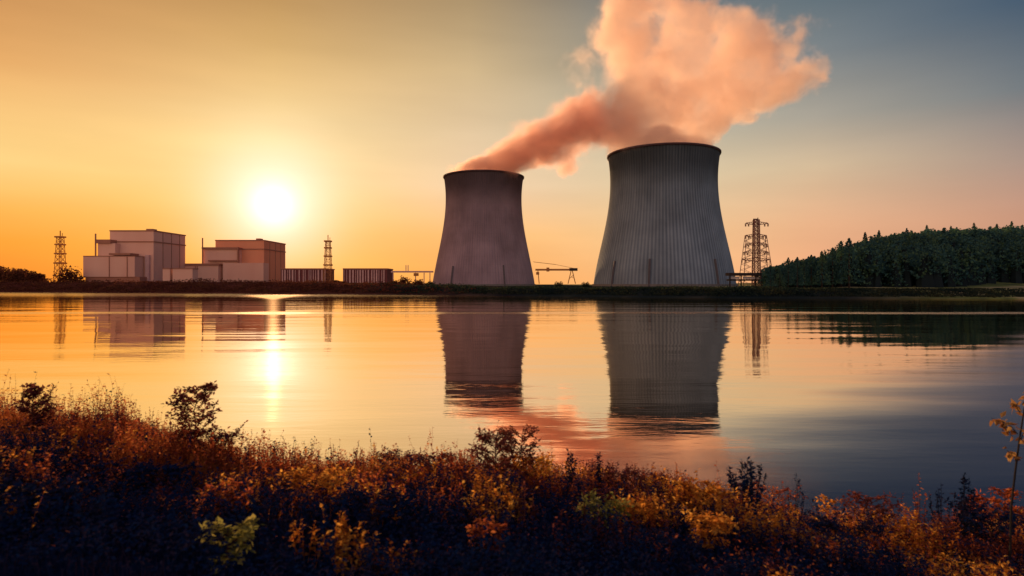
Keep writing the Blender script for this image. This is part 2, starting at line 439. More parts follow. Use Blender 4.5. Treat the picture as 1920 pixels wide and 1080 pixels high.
def tower_material(name, cx, cy, c_lo, c_hi, nrib, depth, ztop):
    m, nt, ln = newmat(name)
    out = N(nt, 'ShaderNodeOutputMaterial'); bs = N(nt, 'ShaderNodeBsdfPrincipled')
    geo = N(nt, 'ShaderNodeTexCoord'); sp = N(nt, 'ShaderNodeSeparateXYZ'); ln.new(geo.outputs['Object'], sp.inputs[0])
    th = math_(nt, ln, 'ARCTAN2', sp.outputs[0], sp.outputs[1])
    rib = math_(nt, ln, 'SINE', math_(nt, ln, 'MULTIPLY', th, nrib))
    mp = N(nt, 'ShaderNodeCombineXYZ'); ln.new(math_(nt, ln, 'MULTIPLY', th, 26.0), mp.inputs[0])
    ln.new(math_(nt, ln, 'MULTIPLY', sp.outputs[2], 0.03), mp.inputs[1])
    nz = N(nt, 'ShaderNodeTexNoise'); ln.new(mp.outputs[0], nz.inputs['Vector']); nz.inputs['Scale'].default_value = 1.0; nz.inputs['Detail'].default_value = 6
    nz2 = N(nt, 'ShaderNodeTexNoise'); ln.new(geo.outputs['Object'], nz2.inputs['Vector']); nz2.inputs['Scale'].default_value = 0.035; nz2.inputs['Detail'].default_value = 5
    f = ramp(nt, ln, nz.outputs[0], [(0.3, 0.0), (0.7, 1.0)])
    base = mixc(nt, ln, f, c_lo, c_hi)
    # stain below the rim
    zt = math_(nt, ln, 'MULTIPLY_ADD', math_(nt, ln, 'SUBTRACT', nz.outputs[0], 0.5), 14.0, sp.outputs[2])
    mr = N(nt, 'ShaderNodeMapRange', interpolation_type='SMOOTHSTEP'); ln.new(zt, mr.inputs[0])
    mr.inputs[1].default_value = ztop - 42; mr.inputs[2].default_value = ztop - 12; mr.inputs[3].default_value = 1.0; mr.inputs[4].default_value = 0.42
    mr3 = N(nt, 'ShaderNodeMapRange'); ln.new(nz2.outputs[0], mr3.inputs[0]); mr3.inputs[1].default_value = 0.3; mr3.inputs[2].default_value = 0.7
    mr3.inputs[3].default_value = 0.74; mr3.inputs[4].default_value = 1.16
    mrh = N(nt, 'ShaderNodeMapRange'); ln.new(sp.outputs[2], mrh.inputs[0]); mrh.inputs[1].default_value = 5; mrh.inputs[2].default_value = ztop
    mrh.inputs[3].default_value = 1.2; mrh.inputs[4].default_value = 0.7      # paler low down, darker towards the rim
    k = math_(nt, ln, 'MULTIPLY', math_(nt, ln, 'MULTIPLY', mr.outputs[0], mrh.outputs[0]), mr3.outputs[0])
    k = math_(nt, ln, 'MULTIPLY', k, math_(nt, ln, 'MULTIPLY_ADD', rib, depth, 1.0 - depth * 0.6))
    # lift joints
    lj = math_(nt, ln, 'FRACT', math_(nt, ln, 'MULTIPLY', sp.outputs[2], 0.11))
    lj = math_(nt, ln, 'GREATER_THAN', lj, 0.06)
    k = math_(nt, ln, 'MULTIPLY', k, math_(nt, ln, 'MULTIPLY_ADD', lj, 0.05, 0.95))
    v = N(nt, 'ShaderNodeVectorMath', operation='SCALE'); ln.new(base, v.inputs[0]); ln.new(k, v.inputs['Scale'])
    ln.new(v.outputs[0], bs.inputs['Base Color']); bs.inputs['Roughness'].default_value = 0.9
    bs.inputs['Specular IOR Level'].default_value = 0.15
    ln.new(bs.outputs[0], out.inputs[0])
    return m


def tower(cxpx, D, prof, nrib, ribdepth, label, mat, stairs):
    """prof: list of (row, half width in px) from rim to base, rows measured at the axis distance"""
    cx = (cxpx - 960) / F * D
    zs = [EYE + (HZ - r) / F * D for r, _ in prof]; rs = [hw / F * D for _, hw in prof]
    o = thing('cooling_tower', label, 'cooling tower', (cx, D, 0), 'cooling towers of the power station')
    zs2 = zs[::-1]; rs2 = rs[::-1]
    zmin = 2.0; ztop = zs[0]
    # smooth radius by cubic through samples
    zz = np.linspace(zmin, ztop, 70)
    coef = np.polyfit(zs2, rs2, 4)
    rr = np.polyval(coef, zz)
    nseg = nrib * 6
    V = []; Fc = []
    for j, z in enumerate(zz):
        for i in range(nseg):
            t = 2 * math.pi * i / nseg
            r = rr[j] + 0.35 * max(0.0, math.cos(nrib * t))
            V.append((r * math.sin(t), r * math.cos(t), z))
    for j in range(len(zz) - 1):
        for i in range(nseg):
            a = j * nseg + i; b2 = j * nseg + (i + 1) % nseg
            Fc.append((a, b2, b2 + nseg, a + nseg))
    # inner face
    o2 = len(V); ns = 96
    for j in range(0, len(zz), 3):
        for i in range(ns):
            t = 2 * math.pi * i / ns
            V.append(((rr[j] - 1.0) * math.sin(t), (rr[j] - 1.0) * math.cos(t), zz[j]))
    nj = len(range(0, len(zz), 3))
    for j in range(nj - 1):
        for i in range(ns):
            a = o2 + j * ns + i; b2 = o2 + j * ns + (i + 1) % ns
            Fc.append((a, a + ns, b2 + ns, b2))
    g = MB(); g.v = V; g.f = Fc
    g.build('shell', mat, o, smooth=True)
    # rim ring
    g = MB(); rt = rr[-1]
    pr = [(rt - 1.2, ztop - 1.0), (rt + 0.8, ztop - 1.6), (rt + 1.3, ztop - 0.7), (rt + 1.3, ztop + 0.4), (rt - 1.2, ztop + 0.4)]
    n = 160
    for r, z in pr:
        for i in range(n):
            t = 2 * math.pi * i / n
            g.v.append((r * math.sin(t), r * math.cos(t), z))
    for k in range(5):
        for i in range(n):
            a = k * n + i; b2 = k * n + (i + 1) % n; c2 = ((k + 1) % 5) * n + (i + 1) % n; d2 = ((k + 1) % 5) * n + i
            g.f.append((a, b2, c2, d2))
    g.build('rim', M['rim'], o, smooth=True)
    # base ring plinth
    g = MB(); n = 120
    rb = np.polyval(coef, 4.0)
    for r, z in [(rb + 1.5, 1.0), (rb + 1.5, 5.2), (rb - 1.0, 5.2)]:
        for i in range(n):
            t = 2 * math.pi * i / n
            g.v.append((r * math.sin(t), r * math.cos(t), z))
    for k in range(2):
        for i in range(n):
            a = k * n + i; b2 = k * n + (i + 1) % n
            g.f.append((a, b2, b2 + n, a + n))
    g.build('plinth', M['concrete'], o)
    # slanting access ducts on the skirt
    for s in stairs:
        g = MB(); z0, z1 = 3.0, s[1]
        ang = math.asin(s[0])
        for q in range(8):
            za = z0 + (z1 - z0) * q / 8; zb = z0 + (z1 - z0) * (q + 1) / 8
            ra = np.polyval(coef, za) + 1.0; rb_ = np.polyval(coef, zb) + 1.0
            g.bar((ra * math.sin(ang), -ra * math.cos(ang), za), (rb_ * math.sin(ang), -rb_ * math.cos(ang), zb), 1.1)
        g.build('duct', M['duct'], o)
    return o, cx, ztop, rr[-1]


M['rim'] = simple_mat('stained_rim', (0.10, 0.06, 0.065), (0.07, 0.045, 0.05), 0.2)
M['duct'] = simple_mat('duct_grey', (0.15, 0.135, 0.14), (0.12, 0.11, 0.115), 0.3)
mb_big = tower_material('ribbed_tower_concrete', 0, 0, (0.185, 0.250, 0.300), (0.250, 0.320, 0.370), 120, 0.17, 134)
mb_small = tower_material('smooth_tower_concrete', 0, 0, (0.29, 0.225, 0.26), (0.35, 0.27, 0.30), 120, 0.05, 138)
t1 = tower(1243, 600, [(292, 101), (305, 99.5), (330, 97.5), (350, 97), (390, 100), (430, 108), (470, 116.5), (500, 122.5), (533, 128.5)],
           120, 1, 'larger nearer cooling tower, blue-grey ribbed concrete, right of the other one', mb_big,
           [(-0.83, 27), (-0.41, 28), (0.50, 28)])
t2 = tower(907, 740, [(333, 74), (345, 72), (372, 70.6), (400, 71.4), (425, 74.6), (450, 79), (480, 85), (510, 91), (532, 95)],
           120, 1, 'smaller farther cooling tower, mauve concrete, left of the ribbed one', mb_small,
           [(-0.55, 26), (0.42, 27)])

# ------------------------------------------------------------------ steam plumes


def plume(name, label, D, blobs, base_px, dens, warp, nscale, colr, thr):
    """blobs: (px, row, radius x px, radius y px, tilt deg, weight, depth radius px, depth shift m)"""
    k = D / F
    org = P(base_px[0], base_px[1], D)
    m, nt, ln = newmat(name + '_vapour')
    out = N(nt, 'ShaderNodeOutputMaterial')
    tc = N(nt, 'ShaderNodeTexCoord')
    nz = N(nt, 'ShaderNodeTexNoise'); ln.new(tc.outputs['Object'], nz.inputs['Vector'])
    nz.inputs['Scale'].default_value = nscale; nz.inputs['Detail'].default_value = 4.5; nz.inputs['Roughness'].default_value = 0.62
    sub = N(nt, 'ShaderNodeVectorMath', operation='SUBTRACT'); ln.new(nz.outputs['Color'], sub.inputs[0]); sub.inputs[1].default_value = (0.5, 0.5, 0.5)
    mul = N(nt, 'ShaderNodeVectorMath', operation='SCALE'); ln.new(sub.outputs[0], mul.inputs[0]); mul.inputs['Scale'].default_value = warp
    wp = N(nt, 'ShaderNodeVectorMath', operation='ADD'); ln.new(tc.outputs['Object'], wp.inputs[0]); ln.new(mul.outputs[0], wp.inputs[1])
    total = None
    hull = bmesh.new()
    for (px, py, rx, ry, tilt, wgt, rd, dy) in blobs:
        k = (D + dy) / F
        c = P(px, py, D + dy) - org
        s = Vector((rx * k * 1.3, rd * k * 1.3, ry * k * 1.3))
        mp = N(nt, 'ShaderNodeMapping'); mp.vector_type = 'TEXTURE'; ln.new(wp.outputs[0], mp.inputs[0])
        mp.inputs['Location'].default_value = c; mp.inputs['Rotation'].default_value = (0, R(-tilt), 0)
        mp.inputs['Scale'].default_value = s
        gt = N(nt, 'ShaderNodeTexGradient', gradient_type='SPHERICAL'); ln.new(mp.outputs[0], gt.inputs[0])
        v = math_(nt, ln, 'MULTIPLY', gt.outputs['Fac'], wgt)
        total = v if total is None else math_(nt, ln, 'ADD', total, v)
        mt = Matrix.Translation(c) @ Matrix.Rotation(R(-tilt), 4, 'Y') @ Matrix.Diagonal((s.x * 1.02, s.y * 1.02, s.z * 1.02, 1))
        bmesh.ops.create_icosphere(hull, subdivisions=3, radius=1.0, matrix=mt)
    # billows: noise eats into the edges
    nb_ = N(nt, 'ShaderNodeTexNoise'); ln.new(wp.outputs[0], nb_.inputs['Vector'])
    nb_.inputs['Scale'].default_value = nscale * 2.6; nb_.inputs['Detail'].default_value = 3.0; nb_.inputs['Roughness'].default_value = 0.6
    e = math_(nt, ln, 'MULTIPLY_ADD', nz.outputs[0], -0.7, math_(nt, ln, 'ADD', total, 0.35 + 0.30 - thr))
    e = math_(nt, ln, 'MULTIPLY_ADD', nb_.outputs[0], -0.75, math_(nt, ln, 'ADD', e, 0.075))
    e = math_(nt, ln, 'MULTIPLY', e, 2.7, clamp=True)
    e = math_(nt, ln, 'MULTIPLY', math_(nt, ln, 'MULTIPLY', e, e), dens)
    pv = N(nt, 'ShaderNodeVolumePrincipled')
    pv.inputs['Color'].default_value = (*colr, 1); pv.inputs['Anisotropy'].default_value = 0.5
    ln.new(e, pv.inputs['Density'])
    ln.new(pv.outputs[0], out.inputs['Volume'])
    me = bpy.data.meshes.new(name); hull.to_mesh(me); hull.free()
    me.materials.append(m)
    o = bpy.data.objects.new(name, me); C.objects.link(o); o.location = org
    rm = o.modifiers.new('union', 'REMESH'); rm.mode = 'VOXEL'; rm.voxel_size = 5.0
    tag(o, label, 'steam', 'steam plumes above the cooling towers')
    return o


plume('steam_plume', 'broad peach steam plume fanning upward from the ribbed cooling tower', 600, [
    (1243, 282, 96, 26, 0, 2.0, 90, 0),
    (1242, 252, 94, 46, 0, 1.1, 48, 0),
    (1215, 200, 80, 60, 0, 0.95, 44, 0),
    (1190, 130, 52, 66, 5, 1.0, 55, 0),
    (1165, 52, 52, 50, 0, 1.1, 50, 0),
    (1205, -5, 70, 40, 0, 1.0, 50, 0),
    (1300, 200, 100, 62, 22, 0.9, 46, 0),
    (1290, 115, 66, 70, 30, 0.8, 45, 0),
    (1390, 125, 92, 58, 38, 0.85, 45, 10),
    (1400, 190, 105, 36, 25, 0.95, 45, 0),
    (1478, 165, 86, 32, 30, 0.85, 45, 0),
    (1398, 48, 52, 50, 0, 0.8, 45, 10),
    (1310, 30, 52, 42, 0, 0.75, 45, 0),
    (1100, 110, 90, 56, 60, 0.52, 40, 0),
    (1490, 80, 84, 64, 20, 0.56, 35, 0),
    (1530, 145, 44, 24, 40, 0.7, 24, 0),
    (1262, 60, 64, 74, 0, 0.6, 36, 0),
    (1350, 85, 60, 60, 0, 0.5, 36, 0),
    (1325, 258, 62, 26, 28, 0.9, 40, 0),
    (1160, 215, 60, 60, 0, 0.6, 50, 0),
], (1243, 290), 0.060, 62.0, 0.024, (1.0, 0.86, 0.79), 0.21)
plume('steam_plume', 'smaller mauve and orange steam plume drifting right from the mauve cooling tower', 740, [
    (905, 322, 68, 14, 5, 1.3, 66, 0),
    (945, 300, 72, 24, 22, 1.1, 56, -12),
    (1005, 270, 88, 46, 25, 1.0, 46, -40),
    (985, 300, 50, 24, 20, 0.9, 36, -30),
    (1066, 246, 80, 48, 22, 1.0, 42, -72),
    (1120, 232, 64, 46, 20, 0.95, 36, -95),
    (1068, 292, 46, 28, 25, 0.95, 32, -60),
    (1100, 190, 66, 30, 20, 0.6, 30, -80),
    (1170, 238, 52, 42, 20, 0.8, 26, -110),
    (1070, 318, 20, 18, 0, 0.9, 18, -60),
], (907, 330), 0.072, 46.0, 0.026, (0.99, 0.72, 0.64), 0.17)

# ------------------------------------------------------------------ reactor buildings


def bx(b, x0, x1, y0, y1, Y, depth, zb=None):
    """box whose front face covers the given rows and columns at distance Y"""
    a = P(x0, y1, Y); c = P(x1, y0, Y)
    b.box(a.x, c.x, Y, Y + depth, a.z if zb is None else zb, c.z)


def shift_build(b, name, mat, root):
    o = b.build(name, mat)
    L = root.location
    me = o.data
    me.transform(Matrix.Translation((-L.x, -L.y, -L.z)))
    o.parent = root
    return o


def part(name, mat, root, *boxes):
    b = MB()
    for q in boxes:
        bx(b, *q)
    return shift_build(b, name, mat, root)


GZ = 3.0
A = thing('reactor_building', 'larger stepped pale reactor block, farther left of the two', 'industrial building', P(250, 533, 620), 'stepped reactor buildings')
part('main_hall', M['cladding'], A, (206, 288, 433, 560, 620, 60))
part('parapet', M['cladding_dark'], A, (205, 288.6, 431.5, 433.6, 619.4, 61.2))
part('band', M['cladding_dark'], A, (205.4, 288.5, 452, 454, 619.2, 61.4))
part('side_hall', M['cladding'], A, (183.5, 216, 456, 560, 612, 40))
part('roof_slab', M['cladding_dark'], A, (179, 207, 449, 456, 610, 30))
part('annex', M['cladding'], A, (156, 252.5, 481, 519, 604, 15.6))
part('annex_roof', M['cladding_dark'], A, (155.5, 253, 479.5, 481, 603.6, 15.8))
part('plinth', M['cladding_dark'], A, (160, 262, 519, 545, 605, 14))  # dark trim colour stands in for shadow under the annex overhang
part('canopy', M['cladding_dark'], A, (204, 244, 474.5, 478, 604.8, 14))
part('stair_tower', M['fin'], A, (272, 279, 478, 560, 617, 3))
part('vent', M['cladding_dark'], A, (274, 286, 429, 431.6, 624, 8))
for x, y0, y1, Y in ((178.6, 438, 480, 610),):
    part('pole', M['cladding_dark'], A, (x - 0.9, x + 0.9, y0, y1, Y, 1.0))
for x in (204.5, 238):
    part('panel_joint', M['cladding_dark'], A, (x - 0.7, x + 0.7, 481, 519, 603.5, 0.5))
for Yk in (636, 652, 668):
    b = MB(); xr = P(288, 500, 620).x
    b.box(xr + 0.02, xr + 0.35, Yk, Yk + 0.8, GZ, P(288, 433, 620).z)
    shift_build(b, 'panel_joint', M['cladding_dark'], A)

B = thing('reactor_building', 'smaller stepped reactor block glowing orange just below the sun', 'industrial building', P(440, 533, 700), 'stepped reactor buildings')
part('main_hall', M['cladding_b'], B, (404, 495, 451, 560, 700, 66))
part('parapet', M['cladding_dark'], B, (403, 495.6, 449.6, 451.6, 699.4, 67.2))
part('band', M['cladding_dark'], B, (403.4, 495.5, 466, 468, 699.2, 67.4))
part('side_hall', M['cladding'], B, (381, 446, 467, 560, 690, 30))
part('roof_slab', M['cladding_dark'], B, (378, 446, 463.5, 467, 688, 30))
part('balcony', M['cladding_dark'], B, (390, 447, 487.5, 490, 686.5, 3))
part('pole', M['cladding_dark'], B, (378.5, 380.2, 446, 500, 687, 1.0))
part('canopy', M['cladding_dark'], B, (444.5, 446.5, 463, 498, 686.6, 3))
part('annex', M['cladding'], B, (345, 409, 498, 560, 680, 9))
part('annex_roof', M['cladding_dark'], B, (344, 410, 494, 498, 679, 10))
part('annex', M['cladding'], B, (418, 494, 493, 560, 684, 15))
part('vent', M['cladding_dark'], B, (480, 488, 447, 449.8, 705, 8))
for x, Y in ((366, 679.4), (369.5, 679.4)):
    part('panel_joint', M['cladding_dark'], B, (x - 0.8, x + 0.8, 499, 526, Y, 0.5))
for Yk in (716, 733, 750):
    b = MB(); xr = P(495, 500, 700).x
    b.box(xr + 0.02, xr + 0.35, Yk, Yk + 0.8, GZ, P(495, 451, 700).z)
    shift_build(b, 'panel_joint', M['cladding_dark'], B)

for (x0, x1, lab) in ((305, 318.5, 'narrow pale box-shaped shed in front of the larger reactor block'), (323.5, 361, 'wide pale box-shaped shed between the two reactor blocks')):
    s = thing('service_shed', lab, 'shed', P((x0 + x1) / 2, 533, 585))
    part('wall', M['shed'] if 'shed' in M else M['cladding'], s, (x0, x1, 504.5, 560, 585, 10))
    part('roof', M['cladding_dark'], s, (x0 - 0.5, x1 + 0.5, 503, 504.5, 584.5, 11))

random.seed(5)
for (x0, x1, lab) in ((527, 611, 'long low ribbed storage hall touching the orange reactor block'), (643, 726, 'long low ribbed storage hall standing alone right of the lattice mast')):
    s = thing('storage_hall', lab, 'storage hall', P((x0 + x1) / 2, 533, 640), 'ribbed storage halls')
    part('wall', M['hall'], s, (x0, x1, 505, 560, 640, 30))
    part('roof', M['cladding_dark'], s, (x0 - 0.5, x1 + 0.5, 503, 505.2, 639.2, 31.5))
    x = x0 + 1.5
    while x < x1 - 1.5:
        wd = random.choice((0.9, 1.2, 2.0, 2.6))
        part('fin', M['fin'], s, (x, x + wd, 506, 545, 639.0 + random.random() * 0.2, 1.2))
        x += wd + random.choice((2.4, 3.2, 4.2, 6.0))

# ------------------------------------------------------------------ masts, pylon, gantries


def lattice(b, cx, cy, z0, z1, w0, w1, n, r):
    """four legs with bracing, square plan"""
    def crn(z):
        t = (z - z0) / (z1 - z0); h = (w0 + (w1 - w0) * t) / 2
        return [Vector((cx + sx_ * h, cy + sy_ * h, z)) for sx_, sy_ in ((-1, -1), (1, -1), (1, 1), (-1, 1))]
    zs = [z0 + (z1 - z0) * (1 - (1 - i / n) ** 1.15) for i in range(n + 1)]
    for i in range(n):
        a = crn(zs[i]); c = crn(zs[i + 1])
        for k in range(4):
            b.bar(a[k], c[k], r)
            k2 = (k + 1) % 4
            b.bar(a[k], c[k2], r * 0.6); b.bar(a[k2], c[k], r * 0.6)
            b.bar(c[k], c[k2], r * 0.6)


def mast(px, rowtop, Y, wpx, label):
    base = P(px, 530, Y); top = P(px, rowtop, Y)
    o = thing('lattice_mast', label, 'mast', (base.x, base.y, GZ), 'lattice masts by the reactor blocks')
    H = top.z - GZ; w = wpx / F * Y
    b = MB(); lattice(b, 0, 0, 0, H - 5, w * 1.15, w * 0.62, 9, 0.30); b.build('frame', M['mast'], o)
    for t in (0.42, 0.60, 0.77):
        b = MB(); ww = w * (1.1 - 0.4 * t) * 0.62; b.box(-ww, ww, -ww, ww, H * t, H * t + 1.4); b.build('platform', M['mast'], o)
    b = MB(); b.box(-w * .5, w * .5, -w * .5, w * .5, H - 5, H - 3.4); b.build('head', M['mast'], o)
    b = MB(); b.bar((0, 0, H - 3), (0, 0, H + 2.5), 0.5); b.bar((w * .3, 0, H - 3), (w * .3, 0, H), 0.3); b.build('antenna', M['mast'], o)


M['mast'] = simple_mat('haze_tinted_mast_steel', (0.60, 0.27, 0.08), (0.5, 0.2, 0.07), 0.3)  # orange haze glow put into the steel's colour
mast(113, 437, 640, 13, 'lattice mast left of the larger reactor block')
mast(615, 445, 640, 12, 'lattice mast between the two ribbed storage halls')

# large transmission pylon
Yp = 420
o = thing('transmission_pylon', 'tall lattice pylon with tiers of cross arms beside the ribbed cooling tower', 'pylon', (P(1418, 533, Yp).x, Yp, GZ))
u = Yp / F


def pz(row): return EYE + (HZ - row) * u - GZ


b = MB(); lattice(b, 0, 0, 0, pz(412), 12 * u, 8.5 * u, 15, 0.34); b.build('mast', M['pylon'] if 'pylon' in M else M['steel'], o)
for row, hl, hr in ((418, 20, 22), (441, 20, 18), (457, 20, 20), (472, 23, 22), (486, 27, 26)):
    b = MB(); z = pz(row)
    for s, hw in ((-1, hl), (1, hr)):
        b.bar((0, 0, z + 1.2), (s * hw * u, 0, z - 0.2), 0.30); b.bar((0, 0, z - 1.5), (s * hw * u, 0, z - 0.4), 0.30)
        for q in range(4):
            xa = s * hw * u * (q + 0.6) / 5; xb = s * hw * u * (q + 1.5) / 5
            b.bar((xa, 0, z - 1.0), (xb, 0, z + 0.4), 0.2)
    b.build('cross_arm', M['steel'], o)
    for s, hw in ((-1, hl), (1, hr)):
        for q in (1.0, 0.72):
            g = MB(); x = s * hw * u * q
            for i in range(5):
                g.bar((x, 0, z - 0.5 - i * 0.42), (x, 0, z - 0.8 - i * 0.42), 0.62, 0.45, 8)
            g.build('insulator', M['steel'], o)
for s, xt, xb in ((-1, 20, 29), (1, 18, 29)):
    for dy in (-1, 1):
        b = MB(); b.bar((s * xb * u, dy * 5, 0), (s * xt * u, dy * 1.0, pz(441)), 0.28, 0.22)
        for q in range(9):
            t = q / 9; t2 = (q + 1) / 9
            xa = s * (xb + (xt - xb) * t) * u; xc = s * (xb + (xt - xb) * t2) * u
            za = pz(441) * t; zc = pz(441) * t2
            ya = dy * (5 - 4 * t)
            b.bar((xa, ya, za), (xc * 0.45, ya * 0.4, (za + zc) / 2), 0.16); b.bar((xc * 0.45, ya * 0.4, (za + zc) / 2), (xc, dy * (5 - 4 * t2), zc), 0.16)
        b.build('outer_leg', M['steel'], o)
b = MB(); b.bar((-5.5 * u, 0, pz(411)), (3.5 * u, 0, pz(411)), 0.5); b.bar((3 * u, 0, pz(412)), (3 * u, 0, pz(408)), 0.3); b.build('top_arm', M['dark_steel'], o)

# pipe deck below it
o = thing('pipe_bridge', 'dark raised deck with pale panels at the foot of the pylon', 'pipe bridge', (P(1398, 533, 400).x, 400, GZ))
part('deck', M['dark_steel'], o, (1367, 1432, 511.5, 517, 400, 7))
for x0, x1 in ((1371, 1387), (1393, 1416), (1419, 1425)):
    part('panel', M['white_panel'], o, (x0, x1, 518.4, 523, 401.5, 0.4))
part('lower_deck', M['dark_steel'], o, (1368, 1430, 523.4, 526.5, 400.4, 6))
for x in (1369, 1390, 1417.5, 1429):
    part('post', M['dark_steel'], o, (x - 1, x + 1, 517, 560, 401, 0.8))

# gantries between and beside the towers
o = thing('gantry_crane', 'gantry crane with trestle leg seen between the two cooling towers', 'gantry crane', (P(1045, 533, 500).x, 500, GZ))
part('girder', M['gantry'] if 'gantry' in M else M['mast'], o, (1004, 1082, 504, 507.4, 500, 2.5))
part('hoist', M['dark_steel'], o, (1068, 1083, 502.6, 507.8, 499.4, 3.6))
part('trolley', M['mast'], o, (1025, 1030, 501.6, 509, 499.6, 3))
part('counterweight', M['mast'], o, (1005.5, 1011, 510, 515, 499.6, 3))
for xa, ya, xb, yb, nm in ((1071, 507, 1065, 528, 'leg'), (1073, 507, 1079, 528, 'leg'), (1008.5, 507, 1011, 528, 'leg')):
    b = MB(); b.bar(P(xa, ya, 501) , P(xb, yb + 4, 501), 0.45); shift_build(b, nm, M['mast'], o)
b = MB(); b.bar(P(1071, 519, 501.2), P(1077, 522, 501.2), 0.25); b.bar(P(1068, 522, 501.2), P(1076, 515, 501.2), 0.25); shift_build(b, 'brace', M['mast'], o)
b = MB(); b.bar(P(1000, 491, 501), P(1042, 496, 501), 0.28); b.bar(P(1042, 496, 501), P(1076, 503, 501), 0.2); shift_build(b, 'stay_cable', M['mast'], o)
o = thing('conveyor_gantry', 'pale conveyor gantry left of the mauve cooling tower', 'gantry', (P(775, 533, 560).x, 560, GZ))
part('girder', M['fin'], o, (733, 812, 508, 511, 560, 2.5))
part('cabin', M['mast'], o, (775.5, 784, 512, 517.5, 559.4, 3))
for x in (737, 779, 795, 806):
    part('leg', M['fin'], o, (x - 0.7, x + 0.7, 511.4, 545, 560.6, 1))
for x in (761, 765):
    part('vent_pipe', M['fin'], o, (x - 0.6, x + 0.6, 497, 508, 561, 1))

# ------------------------------------------------------------------ vegetation generators
rng = np.random.default_rng(11)


def tri_cloud(centers, size, rng, flat=0.0):
    """one small random triangle at every centre; returns V, F"""
    n = len(centers)
    d1 = rng.normal(size=(n, 3)); d1 /= np.linalg.norm(d1, axis=1, keepdims=True)
    d2 = rng.normal(size=(n, 3)); d2 -= d1 * (d1 * d2).sum(1, keepdims=True); d2 /= np.linalg.norm(d2, axis=1, keepdims=True)
    s = np.asarray(size).reshape(-1, 1) if np.ndim(size) else size
    if np.ndim(size) == 0: s = size * rng.uniform(0.6, 1.4, (n, 1))
    a = centers + d1 * s; b_ = centers - d1 * s * 0.5 + d2 * s * 0.8; c_ = centers - d1 * s * 0.5 - d2 * s * 0.8
    V = np.stack([a, b_, c_], 1).reshape(-1, 3)
    Fc = np.arange(n * 3).reshape(-1, 3)
    return V, Fc


def conifer_pts(h, r, n, rng):
    t = rng.power(1.6, n); t = 1 - t                    # more low down
    t = rng.uniform(0, 1, n) ** 1.25
    lay = np.floor(t * 9) / 9; fr_ = (t - lay) * 9
    rad = r * (1 - t) ** 0.85 * (0.72 + 0.38 * (1 - fr_)) + 0.15
    th = rng.uniform(0, 2 * math.pi, n); rr = rad * np.sqrt(rng.uniform(0.25, 1, n))
    z = h * (0.12 + 0.88 * t) - 0.10 * rr
    return np.stack([rr * np.cos(th), rr * np.sin(th), z], 1)


def round_pts(h, r, n, rng):
    """broadleaf crown made of a few lumps"""
    k = 9
    cs = np.stack([rng.normal(0, r * 0.42, k), rng.normal(0, r * 0.42, k), rng.uniform(h * 0.38, h * 0.86, k)], 1)
    id_ = rng.integers(0, k, n)
    d = rng.normal(size=(n, 3)); d /= np.linalg.norm(d, axis=1, keepdims=True)
    return cs[id_] + d * (r * 0.42) * rng.uniform(0.7, 1.05, (n, 1))


# wooded hillside: mass of trees as one object
cen = []; core = MB()
random.seed(3)


SILX = [1430, 1480, 1520, 1560, 1600, 1650, 1700, 1800, 1920, 2300]; SILY = [504, 492, 484, 472, 452, 440, 433, 427, 422, 418]


def forest_edge(x):
    return 332 + 12 * math.sin(x * 0.05)


cnt = 0
while cnt < 1500:
    x = random.uniform(140, 560); y = random.uniform(300, 480)
    if y < forest_edge(x) or x / y < 0.425 or x / y > 1.05:
        continue
    z = landz(x, y)
    hgt = random.uniform(16, 25)
    lim = EYE + (HZ - float(np.interp(960 + x / y * F, SILX, SILY)) - random.uniform(-3, 10)) / F * y - z   # the wood thins out and drops to the left
    hgt = min(hgt, lim)
    if hgt < 2.5:
        continue
    r = hgt * random.uniform(0.20, 0.28)
    pts = conifer_pts(hgt, r, 200, rng) if random.random() < 0.3 else round_pts(hgt, r * 1.6, 230, rng)
    cen.append(pts + np.array([x, y, z - 0.5]))
    core.bar((x, y, z - 1), (x, y, z + hgt * 0.8), r * 0.75, r * 0.15, 6)  # added dark inner cone that blocks light through the crown
    cnt += 1
cen = np.concatenate(cen)
V, Fc = tri_cloud(cen, 0.85, rng)
o = mesh_np('forest', V, Fc, M['conifer'], 3); tag(o, 'dense dark conifer wood covering the rise on the right', 'forest', kind='stuff')
co_ = core.build('shade_cores', M['conifer_core'], o)


def tree(px, rowtop, Y, kind, label, group, mat='conifer', name='conifer_tree', rbase=None, w=0.2):
    x = (px - 960) / F * Y; z = landz(x, Y)
    top = EYE + (HZ - rowtop) / F * Y
    h = max(2.0, top - z)
    o = thing(name, label, 'tree', (x, Y, z), group)
    pts = conifer_pts(h, h * w * 1.35, 900, rng) if kind == 'c' else round_pts(h, h * w * 1.8, 500, rng)
    V, Fc = tri_cloud(pts, max(0.2, h * 0.022), rng)
    cr = mesh_np('crown', V, Fc, M[mat], 3); cr.parent = o
    b = MB(); b.tube([(0, 0, -0.5), (0.1, 0, h * 0.5), (0, 0, h * 0.95)], [h * 0.022, h * 0.014, h * 0.004], 6)
    b.build('trunk', M['bark'], o)
    return o


